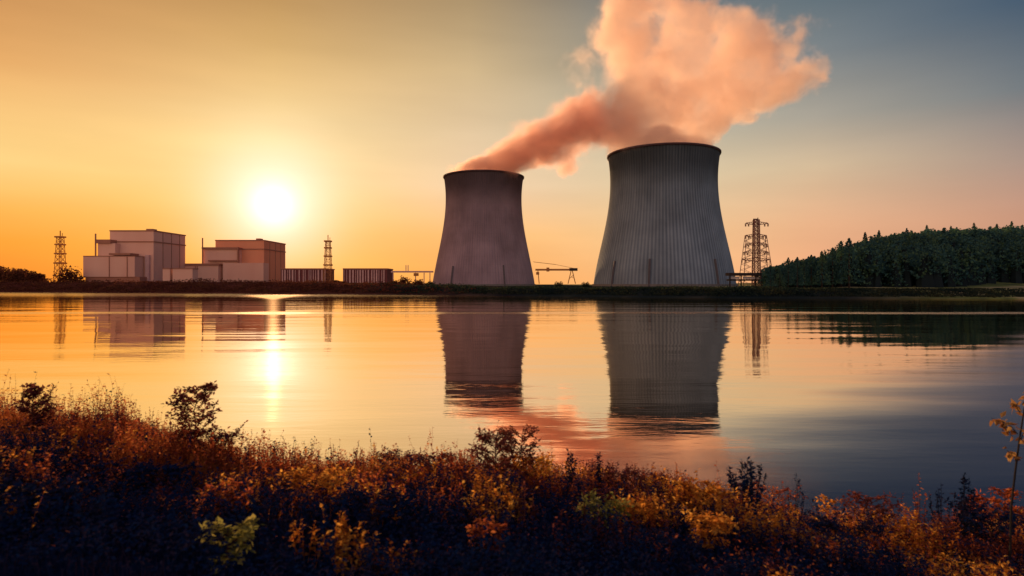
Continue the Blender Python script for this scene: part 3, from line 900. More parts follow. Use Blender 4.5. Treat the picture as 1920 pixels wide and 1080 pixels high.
EDGE = [(1444, 497, 'stunted conifer touching the pylon foot at the wood\'s left end'), (1462, 503, 'low round conifer second from the left end of the wood'),
        (1478, 483, 'dark pointed conifer standing clear at the low end of the wood'), (1495, 482, 'thin conifer beside the pointed dark one'),
        (1508, 488, 'squat conifer in the dip of the treeline'), (1521, 478, 'leaning conifer on the low part of the treeline'),
        (1541, 471, 'bushy conifer with rounded top before the treeline steps up'), (1561, 465, 'broad conifer just left of the step in the treeline'),
        (1577, 452, 'tall conifer at the step where the treeline rises'), (1592, 447, 'twin-topped conifer on the upper treeline edge')]
for i, (px, row, lab) in enumerate(EDGE):
    tree(px, row, 322 + (i % 3) * 6, 'c', lab, 'conifers at the thin end of the wood', w=0.24 if i % 2 else 0.2)
CREST = [(1622, 432), (1648, 428), (1700, 424), (1738, 418), (1783, 420), (1826, 414), (1869, 416), (1897, 411)]
for i, (px, row) in enumerate(CREST):
    tree(px, row + 4, 452, 'c', 'pointed conifer standing proud of the crest of the wooded hill', 'crest conifers', w=0.17)

# far left wood and bushes
cen = []
for i in range(150):
    px = random.uniform(-260, 84); Y = random.uniform(560, 640)
    x = (px - 960) / F * Y; top = EYE + (HZ - (498 + max(0, px) * 0.17 + random.uniform(-2, 4))) / F * Y
    z = landz(x, Y); h = top - z
    if h < 3: continue
    cen.append(round_pts(h, h * 0.35, 130, rng) + np.array([x, Y, z]))
    cen.append(np.stack([rng.normal(x, h * .35, 90), rng.normal(Y, h * .35, 90), rng.uniform(z, z + h * 0.5, 90)], 1))
V, Fc = tri_cloud(np.concatenate(cen), 0.9, rng)
tag(mesh_np('distant_wood', V, Fc, M['scrub_hazelit'], 3), 'low hazy wood on the far left shore', 'wood', kind='stuff')


def bush(px, rowtop, Y, wpx, label, group, mat):
    x = (px - 960) / F * Y; z = landz(x, Y); top = EYE + (HZ - rowtop) / F * Y; h = max(1.0, top - z); w = wpx / F * Y / 2
    n = 700
    d = rng.normal(size=(n, 3)); d /= np.linalg.norm(d, axis=1, keepdims=True); d[:, 2] = np.abs(d[:, 2])
    rr = rng.uniform(0.45, 1.0, (n, 1)) * (1 + 0.16 * np.sin(d[:, :1] * 7 + px) + 0.12 * np.sin(d[:, 1:2] * 9 + px))
    pts = d * rr * np.array([w, w * 0.8, h * 0.94])
    o = thing('bush', label, 'bush', (x, Y, z), group)
    V, Fc = tri_cloud(pts, max(0.3, w * 0.09), rng)
    c = mesh_np('foliage', V, Fc, M[mat], 3); c.parent = o
    b = MB()
    for q in range(5):
        b.bar((0, 0, -0.3), (random.uniform(-.4, .4) * w, random.uniform(-.3, .3) * w, h * 0.7), 0.16, 0.05, 5)
    b.build('stem', M['bark'], o)


bush(131, 498, 590, 54, 'wide domed bush at the foot of the leftmost lattice mast', 'far shore bushes', 'scrub_hazelit')
bush(757, 517.5, 420, 30, 'tallest domed bush under the conveyor gantry', 'far shore bushes', 'scrub_hazelit')
bush(739, 524, 410, 24, 'low bush against the right end of the lone storage hall', 'far shore bushes', 'scrub_hazelit')
bush(784, 523, 420, 28, 'flat-topped bush under the gantry cabin', 'far shore bushes', 'scrub_hazelit')
bush(806, 526, 410, 20, 'small bush at the left foot of the mauve cooling tower', 'far shore bushes', 'scrub')
bush(630, 526, 420, 34, 'low bush between the ribbed storage halls', 'far shore bushes', 'scrub_hazelit')
bush(1048, 527, 380, 22, 'low bush under the middle of the gantry crane', 'far shore bushes', 'scrub')
bush(1098, 528, 380, 20, 'low bush left of the ribbed cooling tower foot', 'far shore bushes', 'scrub')

# scrub strip along the bank
cen = []; cenr = []
for i in range(5200):
    px = random.uniform(-150, 2080)
    d = abs(random.gauss(0, 1)) * 16 + 2
    Y = 300
    for _ in range(4):
        x = (px - 960) / F * Y; Y = shore(x) + d
    z = landz(x, Y)
    hh = (0.9 + 1.6 * random.random()) * (0.55 + 0.6 * mnoise.noise(Vector((x * 0.05, 3, 0)))) * (1.3 if x < -10 else 0.85)
    if x > 120: hh *= 0.35
    n = 9
    pts = np.stack([rng.normal(x, 1.2, n), rng.normal(Y, 0.8, n), z + rng.uniform(0, max(0.2, hh), n)], 1)
    (cenr if x < -60 + random.gauss(0, 20) else cen).append(pts)
V, Fc = tri_cloud(np.concatenate(cen), 0.38, rng)
tag(mesh_np('bank_scrub', V, Fc, M['scrub'], 3), 'dark scrub along the far bank below the cooling towers', 'scrub', kind='stuff')
V, Fc = tri_cloud(np.concatenate(cenr), 0.42, rng)
tag(mesh_np('bank_scrub', V, Fc, M['scrub_hazelit'], 3), 'haze-reddened scrub along the far bank below the reactor blocks', 'scrub', kind='stuff')

# ------------------------------------------------------------------ near bank
EX = [-60, -12, -6, -4.1, -2.25, -0.4, 1.5, 3.4, 6, 12, 60]
EZ = [3.5, 3.5, 3.33, 3.10, 2.86, 2.72, 2.52, 2.2, 2.06, 1.9, 1.6]


def edge_y(x):
    return 7.0 + 0.35 * math.sin(x * 0.9 + 1) + 0.2 * math.sin(x * 2.3)


def nearz(x, y):
    z = float(np.interp(x, EX, EZ)) + (7 - min(y, edge_y(x))) * 0.11
    n = mnoise.noise(Vector((x * 0.7, y * 0.7, 1.3))) * 0.14 + mnoise.noise(Vector((x * 2.1, y * 2.1, 5))) * 0.05
    d = y - edge_y(x)
    if d > 0:
        z -= 0.25 * d + 0.30 * d * d if d < 1.4 else 0.35 + 0.588 + 1.09 * (d - 1.4)
    return z + n * (1 if d < 1 else 0.5)


m, nt, ln = newmat('shaded_soil')
out = N(nt, 'ShaderNodeOutputMaterial'); bs = N(nt, 'ShaderNodeBsdfDiffuse')
geo = N(nt, 'ShaderNodeNewGeometry')
nz = N(nt, 'ShaderNodeTexNoise'); ln.new(geo.outputs['Position'], nz.inputs[0]); nz.inputs['Scale'].default_value = 3.0; nz.inputs['Detail'].default_value = 8
c = ramp(nt, ln, nz.outputs[0], [(0.35, (0.004, 0.017, 0.06)), (0.6, (0.008, 0.016, 0.05)), (0.75, (0.03, 0.018, 0.03))])  # navy bank shadow put into the ground colour
ln.new(c, bs.inputs[0])
bp = N(nt, 'ShaderNodeBump'); bp.inputs['Strength'].default_value = 0.7; bp.inputs['Distance'].default_value = 0.06
ln.new(nz.outputs[0], bp.inputs['Height']); ln.new(bp.outputs[0], bs.inputs['Normal']); ln.new(bs.outputs[0], out.inputs[0])
M['soil'] = m
xs = np.concatenate([np.linspace(-60, -14, 24), np.linspace(-13.5, 13.5, 271), np.linspace(14, 60, 24)])
ys = np.concatenate([np.linspace(-60, 0, 16), np.linspace(0.5, 9.5, 91), np.linspace(10, 14, 9)])
g = MB(); g.v = [(x, y, max(-1.5, nearz(x, y))) for y in ys for x in xs]
nx = len(xs)
g.f = [(j * nx + i, j * nx + i + 1, (j + 1) * nx + i + 1, (j + 1) * nx + i) for j in range(len(ys) - 1) for i in range(nx - 1)]
tag(g.build('ground', M['soil'], smooth=True), 'dark grassy near bank', 'bank', kind='structure')


def patch(x, y, s=0.8, o=0.0):
    return mnoise.noise(Vector((x * s + o, y * s, 7.7 + o)))


def in_view(x, y, mrg=1.5):
    return y > 2.5 and abs(x) < y * 0.88 + mrg


def blades(name, label, n, mat, hfun, sel, seed, width=0.005):
    rg = np.random.default_rng(seed); rnd = random.Random(seed)
    V = []; Q = []
    k = 0; tries = 0
    while k < n and tries < n * 12:
        tries += 1
        y = rnd.uniform(3.2, 8.5); x = rnd.uniform(-1, 1) * (y * 0.9 + 0.8)
        p = sel(x, y)
        if p <= 0 or rnd.random() > p: continue
        z = max(0.05, nearz(x, y)) - 0.02
        # a tuft
        for _ in range(rnd.randint(3, 8)):
            bx_ = x + rnd.gauss(0, 0.03); by = y + rnd.gauss(0, 0.03)
            h = hfun(x, y) * rnd.uniform(0.5, 1.15)
            a = rnd.uniform(0, 6.283); lean = rnd.uniform(0.05, 0.55) * h
            dx = math.cos(a) * lean; dy = math.sin(a) * lean
            wv = rnd.uniform(0, 3.14); wx = math.cos(wv) * width; wy = math.sin(wv) * width
            i0 = len(V)
            V += [(bx_ - wx, by - wy, z), (bx_ + wx, by + wy, z),
                  (bx_ + dx * 0.35 + wx * .8, by + dy * 0.35 + wy * .8, z + h * 0.55), (bx_ + dx * 0.35 - wx * .8, by + dy * 0.35 - wy * .8, z + h * 0.55),
                  (bx_ + dx + wx * .15, by + dy + wy * .15, z + h * 0.98), (bx_ + dx - wx * .15, by + dy - wy * .15, z + h * 0.98)]
            Q += [(i0, i0 + 1, i0 + 2, i0 + 3), (i0 + 3, i0 + 2, i0 + 4, i0 + 5)]
            k += 1
    o = mesh_np(name, np.array(V), np.array(Q), mat, 4)
    tag(o, label, 'grass', kind='stuff')
    return o


M['grass_rust'] = leaf_mat('rust_grass', [(0.16, 0.035, 0.015), (0.34, 0.09, 0.025), (0.50, 0.18, 0.05)], 1.4, 0.6)
M['grass_shade'] = leaf_mat('shaded_grass', [(0.004, 0.018, 0.07), (0.008, 0.02, 0.065), (0.035, 0.022, 0.05)], 1.4, 0.1)  # shaded copy of the grass, navy shadow in its colour


def sel_rust(x, y):
    e = edge_y(x) - y
    side = 1.0 if x < -0.5 else max(0.12, 1 - (x + 0.5) / 2.6)
    band = 1.0 if -0.7 < e < 1.1 else (0.12 if 1.1 <= e < 2.2 and patch(x, y, 1.3) > 0.12 else 0.0)
    if e < -1.0: band = 0.1
    return band * side


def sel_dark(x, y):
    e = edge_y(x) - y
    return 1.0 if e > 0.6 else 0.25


blades('grass', 'rust-coloured dry grass along the crest of the near bank', 22000, M['grass_rust'],
       lambda x, y: 0.13 + 0.10 * (patch(x, y, 1.1) + 0.6) + (0.07 if x < -3 else 0), sel_rust, 21, 0.0035)
blades('grass', 'dark shaded grass on the near bank', 30000, M['grass_shade'],
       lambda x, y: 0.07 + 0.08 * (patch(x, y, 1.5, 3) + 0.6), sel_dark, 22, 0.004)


def leafcover(name, label, n, mat, sel, hfun, size, seed):
    rnd = random.Random(seed); b = MB(); k = 0; tries = 0
    while k < n and tries < n * 15:
        tries += 1
        y = rnd.uniform(3.2, 8.3); x = rnd.uniform(-1, 1) * (y * 0.9 + 0.6)
        if rnd.random() > sel(x, y): continue
        z0 = max(0.05, nearz(x, y)); h = hfun(x, y)
        for _ in range(7):
            q = Vector((x + rnd.gauss(0, .05), y + rnd.gauss(0, .05), z0 + h * rnd.uniform(0.15, 1) ** 0.8))
            d = Vector((rnd.gauss(0, 1), rnd.gauss(0, 1), rnd.uniform(-0.3, 0.8)))
            b.leaf(q, d, Vector((rnd.gauss(0, .4), rnd.gauss(0, .4), 1)), size * rnd.uniform(.6, 1.3), size * rnd.uniform(.35, .6))
            k += 1
    o = b.build(name, mat); tag(o, label, 'ground cover', kind='stuff'); return o


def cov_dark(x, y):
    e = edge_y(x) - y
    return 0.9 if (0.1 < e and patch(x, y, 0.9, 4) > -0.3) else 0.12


def cov_rust(x, y):
    e = edge_y(x) - y
    s = 1.0 if x < 1 else 0.45
    return s * (0.9 if (-0.5 < e < 1.5 and patch(x, y, 1.6, 9) > 0.0) else (0.35 if e < 3 and patch(x, y, 1.1, 9) > 0.18 else 0.0))


def cov_gold(x, y):
    e = edge_y(x) - y
    return (0.9 if x > -2.6 else 0.1) * (1.0 if (-0.1 < e < 1.5 and patch(x, y, 1.3, 15) > 0.16) else 0.0)


leafcover('ground_cover', 'dark leafy undergrowth over the near bank', 42000, M['leaf_shade'], cov_dark, lambda x, y: 0.16 + 0.2 * (patch(x, y, 1.2, 2) + 0.5), 0.035, 31)
leafcover('ground_cover', 'rust-red leafy undergrowth along the bank crest', 30000, M['leaf_rust'], cov_rust, lambda x, y: 0.14 + 0.15 * (patch(x, y, 1.2, 2) + 0.5), 0.030, 32)
leafcover('ground_cover', 'golden leafy undergrowth on the middle and right of the bank', 5000, M['leaf_gold'], cov_gold, lambda x, y: 0.16 + 0.15 * (patch(x, y, 1.2, 2) + 0.5), 0.034, 33)


def weeds(name, label, n, mat, sel, hfun, leaf, seed):
    """countless little leafy weeds: thin stalks set with small leaves"""
    rnd = random.Random(seed); b = MB(); k = 0; tries = 0
    while k < n and tries < n * 40:
        tries += 1
        y = rnd.uniform(3.6, 8.0); x = rnd.uniform(-1, 1) * (y * 0.9 + 0.5)
        if rnd.random() > sel(x, y): continue
        z = max(0.05, nearz(x, y)); h = hfun(x, y) * rnd.uniform(0.5, 1.15) * (rnd.uniform(1.3, 1.8) if rnd.random() < 0.07 and crest(x, y) else 1.0); k += 1
        for _ in range(rnd.randint(1, 3)):
            p0 = Vector((x + rnd.gauss(0, .02), y + rnd.gauss(0, .02), z))
            tip = p0 + Vector((rnd.gauss(0, .16) * h, rnd.gauss(0, .16) * h, h))
            mid = p0.lerp(tip, .5) + Vector((rnd.gauss(0, .03) * h, 0, 0.04 * h))
            b.tube([p0, mid, tip], [.0022, .0016, .0008], 3)
            m_ = rnd.randint(7, 15)
            for i in range(m_):
                t = 0.2 + 0.8 * (i + rnd.random()) / m_
                q = p0.lerp(mid, t * 2) if t < .5 else mid.lerp(tip, t * 2 - 1)
                a = rnd.uniform(0, 6.28)
                b.leaf(q, Vector((math.cos(a), math.sin(a), rnd.uniform(-.1, 1.1))), Vector((rnd.gauss(0, .5), rnd.gauss(0, .5), 1)), leaf * rnd.uniform(.5, 1.3) * (1.2 - .5 * t), leaf * rnd.uniform(.3, .55))
    o = b.build(name, mat); tag(o, label, 'undergrowth', kind='stuff'); return o


def crest(x, y): return -0.6 < edge_y(x) - y < 1.0


def slope(x, y): return 1.0 <= edge_y(x) - y < 3.0


def wh(x, y): return (0.20 + 0.16 * (patch(x, y, 1.4, 40) + 0.5) + 0.10 * max(0, patch(x, y, 3.5, 44))) * ((1.0 + (0.35 if x < -2.2 else 0.15 if -0.9 < x < 1 else 0)) if crest(x, y) else 0.95) * (0.78 if x > 2.2 else 0.92 if x > 1 else 1.0)


weeds('undergrowth', 'rust-red weeds thick along the left half of the crest', 1500, M['leaf_rust'],
      lambda x, y: (1.0 if x < 0.3 else 0.25) * (1.0 if crest(x, y) else 0.8 if slope(x, y) and patch(x, y, 1.0, 50) > 0.12 and edge_y(x) - y < 1.9 else 0), wh, 0.044, 61)
weeds('undergrowth', 'plum-brown weeds thick along the right half of the crest', 1100, M['leaf_plum'],
      lambda x, y: (1.0 if x > -0.8 else 0.22) * (1.0 if crest(x, y) else 0.5 if slope(x, y) and patch(x, y, 1.0, 80) > 0.08 else 0), wh, 0.042, 62)
weeds('undergrowth', 'golden weeds in patches on the right and middle slope', 620, M['leaf_gold'],
      lambda x, y: (1.0 if x > -2.8 else 0.1) * (1.0 if (crest(x, y) or slope(x, y)) and patch(x, y, 1.3, 70) > 0.17 and edge_y(x) - y > 0.1 else 0), wh, 0.052, 63)
weeds('undergrowth', 'dark blue-black weeds over the shaded slope', 1500, M['leaf_shade'],
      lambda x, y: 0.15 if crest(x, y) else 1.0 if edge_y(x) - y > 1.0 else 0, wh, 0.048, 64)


# individual plants -----------------------------------------------------------
def plant(name, cat, label, px, rowtop, Y, wpx, mat, style='bushy', group=None, stem='stem', nb=9, nl=9, leaf=0.036, seed=0, lm=1.35, lean=0.0):
    """rooted on the bank at column px, its top reaching rowtop"""
    rnd = random.Random(seed * 13 + int(px))
    if Y < 0:                      # rooted where the bank shows at row -Y
        row, Y = -Y, 3.3
        while Y < 8 and HZ + (EYE - nearz((px - 960) / F * Y, Y)) / Y * F > row:
            Y += 0.02
    x = (px - 960) / F * Y; z = nearz(x, Y) - 0.02
    top = EYE + (HZ - rowtop) / F * Y
    h = max(0.15, top - z); w = wpx / F * Y / 2
    o = thing(name, label, cat, (x, Y, z), group)
    sb = MB(); lb = MB(); leaf *= lm; nb = int(nb * 1.35); nl = int(nl * 1.5)
    UP = Vector((0, 0, 1))

    def leaves_along(pts, n, L, t0=0.25, spread=1.0):
        for i in range(n):
            t = t0 + (1 - t0) * (i + rnd.random() * .6) / n
            f_ = t * (len(pts) - 1); k = min(int(f_), len(pts) - 2)
            p = pts[k].lerp(pts[k + 1], f_ - k)
            a = rnd.uniform(0, 6.283)
            d = Vector((math.cos(a), math.sin(a), rnd.uniform(-.2, .7) * spread))
            lb.leaf(p, d, UP + Vector((rnd.gauss(0, .5), rnd.gauss(0, .5), 0)), L * rnd.uniform(.65, 1.25), L * rnd.uniform(.4, .6))

    if style == 'bushy':
        main = [Vector((0, 0, 0))]
        for i in range(1, 7):
            main.append(Vector((lean * h * (i / 6) ** 1.5 + rnd.gauss(0, .02) * h, rnd.gauss(0, .02) * h, h * i / 6 * 0.97)))
        sb.tube(main, [0.011 * h * (1 - i / 7.5) + 0.0015 for i in range(7)])
        leaves_along(main, 8, leaf, 0.4)
        for q in range(nb):
            t = 0.22 + 0.74 * q / nb + rnd.uniform(-.03, .03)
            f_ = t * 6; k = min(int(f_), 5); p = main[k].lerp(main[k + 1], f_ - k)
            a = rnd.uniform(0, 6.283) if q % 2 else (0 if (q // 2) % 2 else math.pi) + rnd.gauss(0, .4)
            ext = w * (1 - 0.55 * abs(t - 0.55) / 0.5) * rnd.uniform(.65, 1.1)
            bend = [p + Vector((math.cos(a) * ext * s, math.sin(a) * ext * s, ext * (0.75 * s - 0.1 * s * s) + rnd.gauss(0, .008))) for s in (0, .35, .7, 1.0)]
            bend = [v if v.z < h else Vector((v.x, v.y, h - rnd.uniform(0, .03))) for v in bend]
            sb.tube(bend, [0.0035, .0028, .002, .001], 4)
            leaves_along(bend, nl, leaf, .2)
            for _ in range(7):      # leaf cluster at the branch end
                dd = Vector((rnd.gauss(0, 1), rnd.gauss(0, 1), rnd.gauss(0.2, .8)))
                lb.leaf(bend[-1] - Vector((0, 0, .01)) + dd * leaf * .35, dd, UP + Vector((rnd.gauss(0, .6), rnd.gauss(0, .6), 0)), leaf * rnd.uniform(.7, 1.2), leaf * rnd.uniform(.45, .65))
            for _ in range(2):
                s = rnd.choice((1, 2)); p2 = bend[s]; a2 = a + rnd.choice((-1, 1)) * rnd.uniform(.5, 1.1); e2 = ext * rnd.uniform(.3, .5)
                b2 = [p2 + Vector((math.cos(a2) * e2 * u_, math.sin(a2) * e2 * u_, e2 * .6 * u_)) for u_ in (0, .5, 1)]
                sb.tube(b2, [0.002, .0015, .0008], 4); leaves_along(b2, nl // 2 + 1, leaf, .2)
    elif style == 'spires':
        for q in range(nb):
            a = rnd.uniform(0, 6.283); r = w * math.sqrt(rnd.random()); hh = h * (1 - 0.3 * (r / max(w, 1e-3)) ** 2) * rnd.uniform(.86, 1.0)
            if q == 0: r = 0; hh = h
            b0 = Vector((math.cos(a) * r * .4, math.sin(a) * r * .4, 0)); b1 = Vector((math.cos(a) * r, math.sin(a) * r, hh))
            pts = [b0.lerp(b1, s) + Vector((rnd.gauss(0, .006), rnd.gauss(0, .006), 0)) for s in (0, .25, .5, .75, 1)]
            sb.tube(pts, [.0035, .003, .0025, .002, .001], 4)
            n = nl
            leaves_along(pts, n, leaf, .3, 1.6)
            for i in range(6):
                p = pts[4] - Vector((0, 0, 0.012 * i)); aa = rnd.uniform(0, 6.28)
                lb.leaf(p, Vector((math.cos(aa) * .5, math.sin(aa) * .5, 1)), UP + Vector((1, 0, 0)), leaf * .6, leaf * .3)
    elif style == 'arching':
        for q in range(nb):
            a = rnd.uniform(0, 6.283); ext = w * rnd.uniform(.5, 1); hh = h * rnd.uniform(.7, 1)
            pts = [Vector((math.cos(a) * ext * s * s, math.sin(a) * ext * s * s, hh * math.sin(min(1.9, s * 1.75)) / 1.0)) for s in (0, .2, .4, .6, .8, 1)]
            sb.tube(pts, [.004, .0035, .003, .0025, .0015, .001], 4); leaves_along(pts, nl, leaf, .35)
    sb.build('stem', M[stem], o); lb.build('foliage', M[mat], o)
    return o


PL = [
    # name, category, label, px, rowtop, Y, width, mat, style, kwargs
    ('sapling', 'sapling', 'tall bushy sapling standing alone above the grass on the left', 365, 722, 6.6, 100, 'leaf_plum', 'bushy', dict(nb=26, nl=11, leaf=.040)),
    ('shrub', 'shrub', 'round-leaved shrub at the foot of the tall sapling', 395, 815, 6.5, 130, 'leaf_plum', 'bushy', dict(nb=20, nl=9, leaf=.032)),
    ('tall_weed', 'weed', 'leafy dark-headed weed near the left edge of the photo', 66, 720, 6.4, 52, 'leaf_plum', 'bushy', dict(nb=22, nl=10, leaf=.038)),
    ('tall_weed', 'weed', 'thinner weed just right of the dark-headed one', 98, 722, 6.5, 24, 'leaf_plum', 'spires', dict(nb=5, nl=14, leaf=.036)),
    ('tall_weed', 'weed', 'slight weed with small top leaves left of the dark-headed one', 42, 722, 6.9, 14, 'leaf_plum', 'spires', dict(nb=2, nl=6, leaf=.028)),
    ('tall_weed', 'weed', 'short drooping weed where the grass starts to fall away', 138, 764, 6.7, 26, 'leaf_plum', 'arching', dict(nb=4, nl=8, leaf=.030)),
    ('tall_weed', 'weed', 'hooked weed bending left in front of the bright water', 196, 756, 6.6, 30, 'leaf_plum', 'arching', dict(nb=5, nl=9, leaf=.036)),
    ('tall_weed', 'weed', 'upright leafy weed right of the hooked one', 221, 758, 6.5, 26, 'leaf_plum', 'spires', dict(nb=6, nl=14, leaf=.036)),
    ('tall_weed', 'weed', 'feathery grass-like weed left of the tall sapling', 262, 792, 6.7, 30, 'leaf_rust', 'spires', dict(nb=7, nl=8, leaf=.030)),
    ('tall_weed', 'weed', 'small arching weed right of the tall sapling', 432, 820, 6.6, 30, 'leaf_plum', 'arching', dict(nb=3, nl=6, leaf=.03)),
    ('tall_weed', 'weed', 'weed with a dark leafy tip above the rust grass, left of centre', 625, 835, 6.8, 22, 'leaf_plum', 'spires', dict(nb=2, nl=7, leaf=.032)),
    ('tall_weed', 'weed', 'taller forked weed beside the dark-tipped one', 670, 828, 6.9, 30, 'leaf_plum', 'spires', dict(nb=4, nl=9, leaf=.030)),
    ('shrub', 'shrub', 'low bushy shrub with mixed rust leaves at mid-left', 750, 855, 6.8, 110, 'leaf_plum', 'bushy', dict(nb=18, nl=8, leaf=.030)),
    ('tall_weed', 'weed', 'spindly weed poking above the mid-left shrub', 788, 840, 6.9, 18, 'leaf_plum', 'spires', dict(nb=2, nl=6, leaf=.028)),
    ('shrub', 'shrub', 'rounded shrub just left of the feathery orange clump', 825, 852, 6.8, 80, 'leaf_plum', 'bushy', dict(nb=18, nl=8, leaf=.028)),
    ('tall_weed', 'weed', 'feathery orange clump reaching down the bank at centre', 872, 842, 6.5, 56, 'leaf_rust', 'spires', dict(nb=15, nl=13, leaf=.028)),
    ('shrub', 'shrub', 'tall airy shrub above the bank at centre', 930, 808, 6.5, 96, 'leaf_plum', 'bushy', dict(nb=30, nl=10, leaf=.034)),
    ('shrub', 'shrub', 'second airy shrub leaning right of the centre one', 966, 806, 6.6, 84, 'leaf_plum', 'bushy', dict(nb=24, nl=10, leaf=.032, lean=.12)),
    ('shrub', 'shrub', 'golden shrub spreading right of the airy pair', 1000, 858, 6.6, 96, 'leaf_gold', 'bushy', dict(nb=18, nl=8, leaf=.030)),
    ('tall_weed', 'weed', 'drooping-topped weed above the golden shrub', 1002, 828, 6.8, 26, 'leaf_plum', 'arching', dict(nb=3, nl=8, leaf=.03)),
    ('tall_weed', 'weed', 'dark pointed weed right of the golden shrub', 1066, 842, 6.7, 26, 'leaf_shade', 'spires', dict(nb=6, nl=16, leaf=.036)),
    ('tall_weed', 'weed', 'dark slender weed midway between centre and the blue spires', 1124, 850, 6.7, 22, 'leaf_shade', 'spires', dict(nb=5, nl=16, leaf=.034)),
    ('shrub', 'shrub', 'low purple shrub in the red part of the reflection', 1165, 884, 6.7, 80, 'leaf_plum', 'bushy', dict(nb=16, nl=7, leaf=.028)),
    ('shrub', 'shrub', 'low purple shrub with a bare top, left of the orange weed', 1215, 895, 6.6, 80, 'leaf_plum', 'bushy', dict(nb=16, nl=7, leaf=.028)),
    ('tall_weed', 'weed', 'orange-tipped weed left of the blue spires', 1268, 868, 6.6, 36, 'leaf_rust', 'spires', dict(nb=7, nl=10, leaf=.03)),
    ('shrub', 'shrub', 'bright golden shrub cascading down the bank', 1318, 915, -975, 110, 'leaf_gold', 'bushy', dict(nb=22, nl=8, leaf=.034)),
    ('shrub', 'shrub', 'golden-orange shrub low on the bank below the cascading one', 1335, 972, -1045, 90, 'leaf_gold', 'bushy', dict(nb=18, nl=8, leaf=.034)),
    ('tall_weed', 'weed', 'clump of dark blue leafy spires against the water', 1402, 860, 6.4, 90, 'leaf_shade', 'spires', dict(nb=18, nl=18, leaf=.042, stem='stem_dark')),
    ('shrub', 'shrub', 'rust-orange shrub under the dark blue spires', 1445, 915, -970, 110, 'leaf_rust', 'bushy', dict(nb=16, nl=8, leaf=.034)),
    ('tall_weed', 'weed', 'small dark weed right of the blue spires', 1492, 886, 6.6, 34, 'leaf_shade', 'spires', dict(nb=5, nl=9, leaf=.03, stem='stem_dark')),
    ('shrub', 'shrub', 'small glowing yellow shrub right of the blue spires', 1555, 928, -985, 48, 'leaf_gold', 'bushy', dict(nb=16, nl=8, leaf=.036)),
    ('shrub', 'shrub', 'dull red shrub right of the glowing yellow one', 1625, 926, 6.5, 110, 'leaf_plum', 'bushy', dict(nb=18, nl=8, leaf=.030)),
    ('tall_weed', 'weed', 'weed with a brown seed head on the right side', 1724, 890, 6.6, 24, 'leaf_rust', 'spires', dict(nb=3, nl=10, leaf=.032)),
    ('tall_weed', 'weed', 'pointed dark blue weed shaped like a little fir', 1807, 890, 6.2, 40, 'leaf_shade', 'spires', dict(nb=9, nl=16, leaf=.042, stem='stem_dark')),
    ('tall_weed', 'weed', 'dark weed left of the fir-shaped one', 1765, 908, 6.5, 44, 'leaf_shade', 'spires', dict(nb=6, nl=10, leaf=.032, stem='stem_dark')),
    ('shrub', 'shrub', 'brown-leaved shrub right of the fir-shaped weed', 1832, 930, -990, 56, 'leaf_rust', 'bushy', dict(nb=14, nl=8, leaf=.036)),
    ('shrub', 'shrub', 'orange-brown shrub at the foot of the tall right-hand stem', 1884, 915, -985, 50, 'leaf_rust', 'bushy', dict(nb=12, nl=8, leaf=.036)),
    ('shrub', 'shrub', 'dark blue shrub filling the right corner of the bank', 1860, 965, -1040, 150, 'leaf_shade', 'bushy', dict(nb=20, nl=9, leaf=.036, stem='stem_dark')),
    ('shrub', 'shrub', 'broad-leaved olive plant lowest on the bank, left of centre', 425, 990, -1075, 100, 'leaf_green', 'bushy', dict(nb=8, nl=6, leaf=.042)),
    ('shrub', 'shrub', 'golden clump on the slope above the olive plant', 590, 890, -955, 140, 'leaf_gold', 'bushy', dict(nb=18, nl=8, leaf=.032)),
    ('shrub', 'shrub', 'rust clump on the slope left of the golden one', 425, 915, -980, 100, 'leaf_rust', 'bushy', dict(nb=16, nl=8, leaf=.034)),
    ('shrub', 'shrub', 'ochre shrub on the slope under the low purple ones', 1130, 945, -1005, 110, 'leaf_green', 'bushy', dict(nb=16, nl=8, leaf=.034)),
    ('shrub', 'shrub', 'gold-leaved shrub on the slope left of the cascading one', 1200, 945, -1005, 90, 'leaf_gold', 'bushy', dict(nb=14, nl=8, leaf=.034)),
    ('shrub', 'shrub', 'dim brown shrub low on the slope at centre', 915, 985, -1050, 90, 'leaf_rust', 'bushy', dict(nb=12, nl=7, leaf=.034)),
    ('shrub', 'shrub', 'dark shrub on the slope in front of the tall sapling', 300, 880, -940, 130, 'leaf_shade', 'bushy', dict(nb=18, nl=8, leaf=.036)),
    ('shrub', 'shrub', 'dark shrub filling the slope below the centre plants', 700, 935, -1000, 150, 'leaf_shade', 'bushy', dict(nb=18, nl=8, leaf=.036)),
    ('shrub', 'shrub', 'dark shrub on the lower right slope under the yellow one', 1590, 985, -1050, 170, 'leaf_shade', 'bushy', dict(nb=20, nl=8, leaf=.036)),
    ('shrub', 'shrub', 'dark shrub low on the left corner of the bank', 90, 920, -990, 170, 'leaf_shade', 'bushy', dict(nb=18, nl=8, leaf=.036)),
]
for i, (nm, cat, lab, px, row, Y, wp, mt, st, kw) in enumerate(PL):
    plant(nm, cat, lab, px, row, Y, wp, mt, st, group=('weeds on the near bank' if nm == 'tall_weed' else 'shrubs on the near bank' if nm == 'shrub' else None), seed=i, **kw)

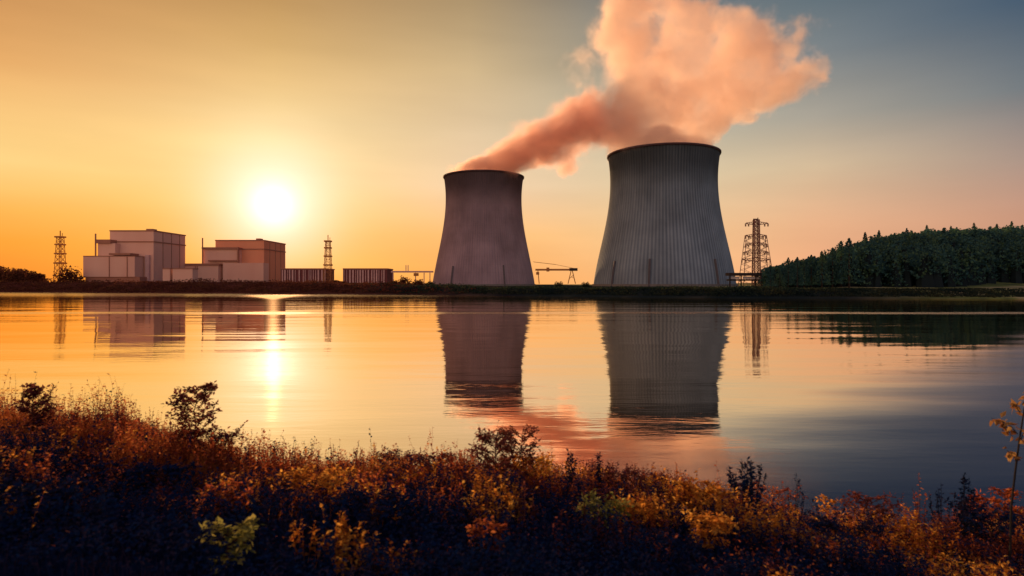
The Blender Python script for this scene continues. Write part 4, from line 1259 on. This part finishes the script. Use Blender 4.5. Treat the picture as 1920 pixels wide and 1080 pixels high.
# the tall bare stem at the right edge
Y = 5.6; x0 = (1893 - 960) / F * Y; z0 = nearz(x0, Y)
o = thing('tall_weed', 'tall dark bare stem with withered brown leaves at the right edge', 'weed', (x0, Y, z0), 'weeds on the near bank')


def rel_(px, row, dy=0.0):
    p = P(px, row, Y) + Vector((0, dy, 0)); return p - Vector((x0, Y, z0))


b = MB(); b.tube([Vector((0, 0, 0)), rel_(1896, 950), rel_(1904, 880), rel_(1912, 820), rel_(1920, 770), rel_(1928, 720)], [.011, .010, .009, .008, .006, .004], 7); b.build('stem', M['stem_dark'], o)
random.seed(77)
for pts, nlv in (([(1912, 815), (1895, 800), (1878, 790), (1862, 785)], 9), ([(1918, 775), (1908, 762), (1898, 757)], 8), ([(1904, 860), (1898, 850), (1893, 846)], 5), ([(1920, 760), (1926, 748), (1932, 742)], 7), ([(1878, 790), (1884, 802), (1892, 818)], 6), ([(1912, 830), (1922, 815), (1934, 800)], 6)):
    q = [rel_(a, c_, random.uniform(-.04, .04)) for a, c_ in pts]
    s = MB(); s.tube(q, [.004] * (len(q) - 1) + [.0015], 5); br = s.build('branch', M['stem_dark'], o)
    l = MB()
    for i in range(nlv + 4):
        t = (i + .5) / (nlv + 4) * (len(q) - 1); k = min(int(t), len(q) - 2)
        p = q[k].lerp(q[k + 1], t - k) + Vector((random.gauss(0, .01), random.gauss(0, .02), random.gauss(0, .012)))
        l.leaf(p, Vector((random.gauss(0, 1), random.gauss(0, .6), random.gauss(-.2, .6))), Vector((random.gauss(0, 1), -1, random.gauss(0, 1))), random.uniform(.06, .10), random.uniform(.035, .06))
    l.build('foliage', M['leaf_withered'], br)

# ------------------------------------------------------------------ render settings
sc.view_settings.view_transform = 'Standard'; sc.view_settings.look = 'None'; sc.view_settings.exposure = 0
sc.render.engine = 'CYCLES'
cy = sc.cycles
cy.use_denoising = True
cy.max_bounces = 8; cy.diffuse_bounces = 2; cy.glossy_bounces = 3; cy.transmission_bounces = 4; cy.volume_bounces = 5
cy.transparent_max_bounces = 8
cy.sample_clamp_direct = 1.4; cy.sample_clamp_indirect = 4
cy.volume_step_rate = 1.0; cy.volume_preview_step_rate = 1.0; cy.volume_max_steps = 256
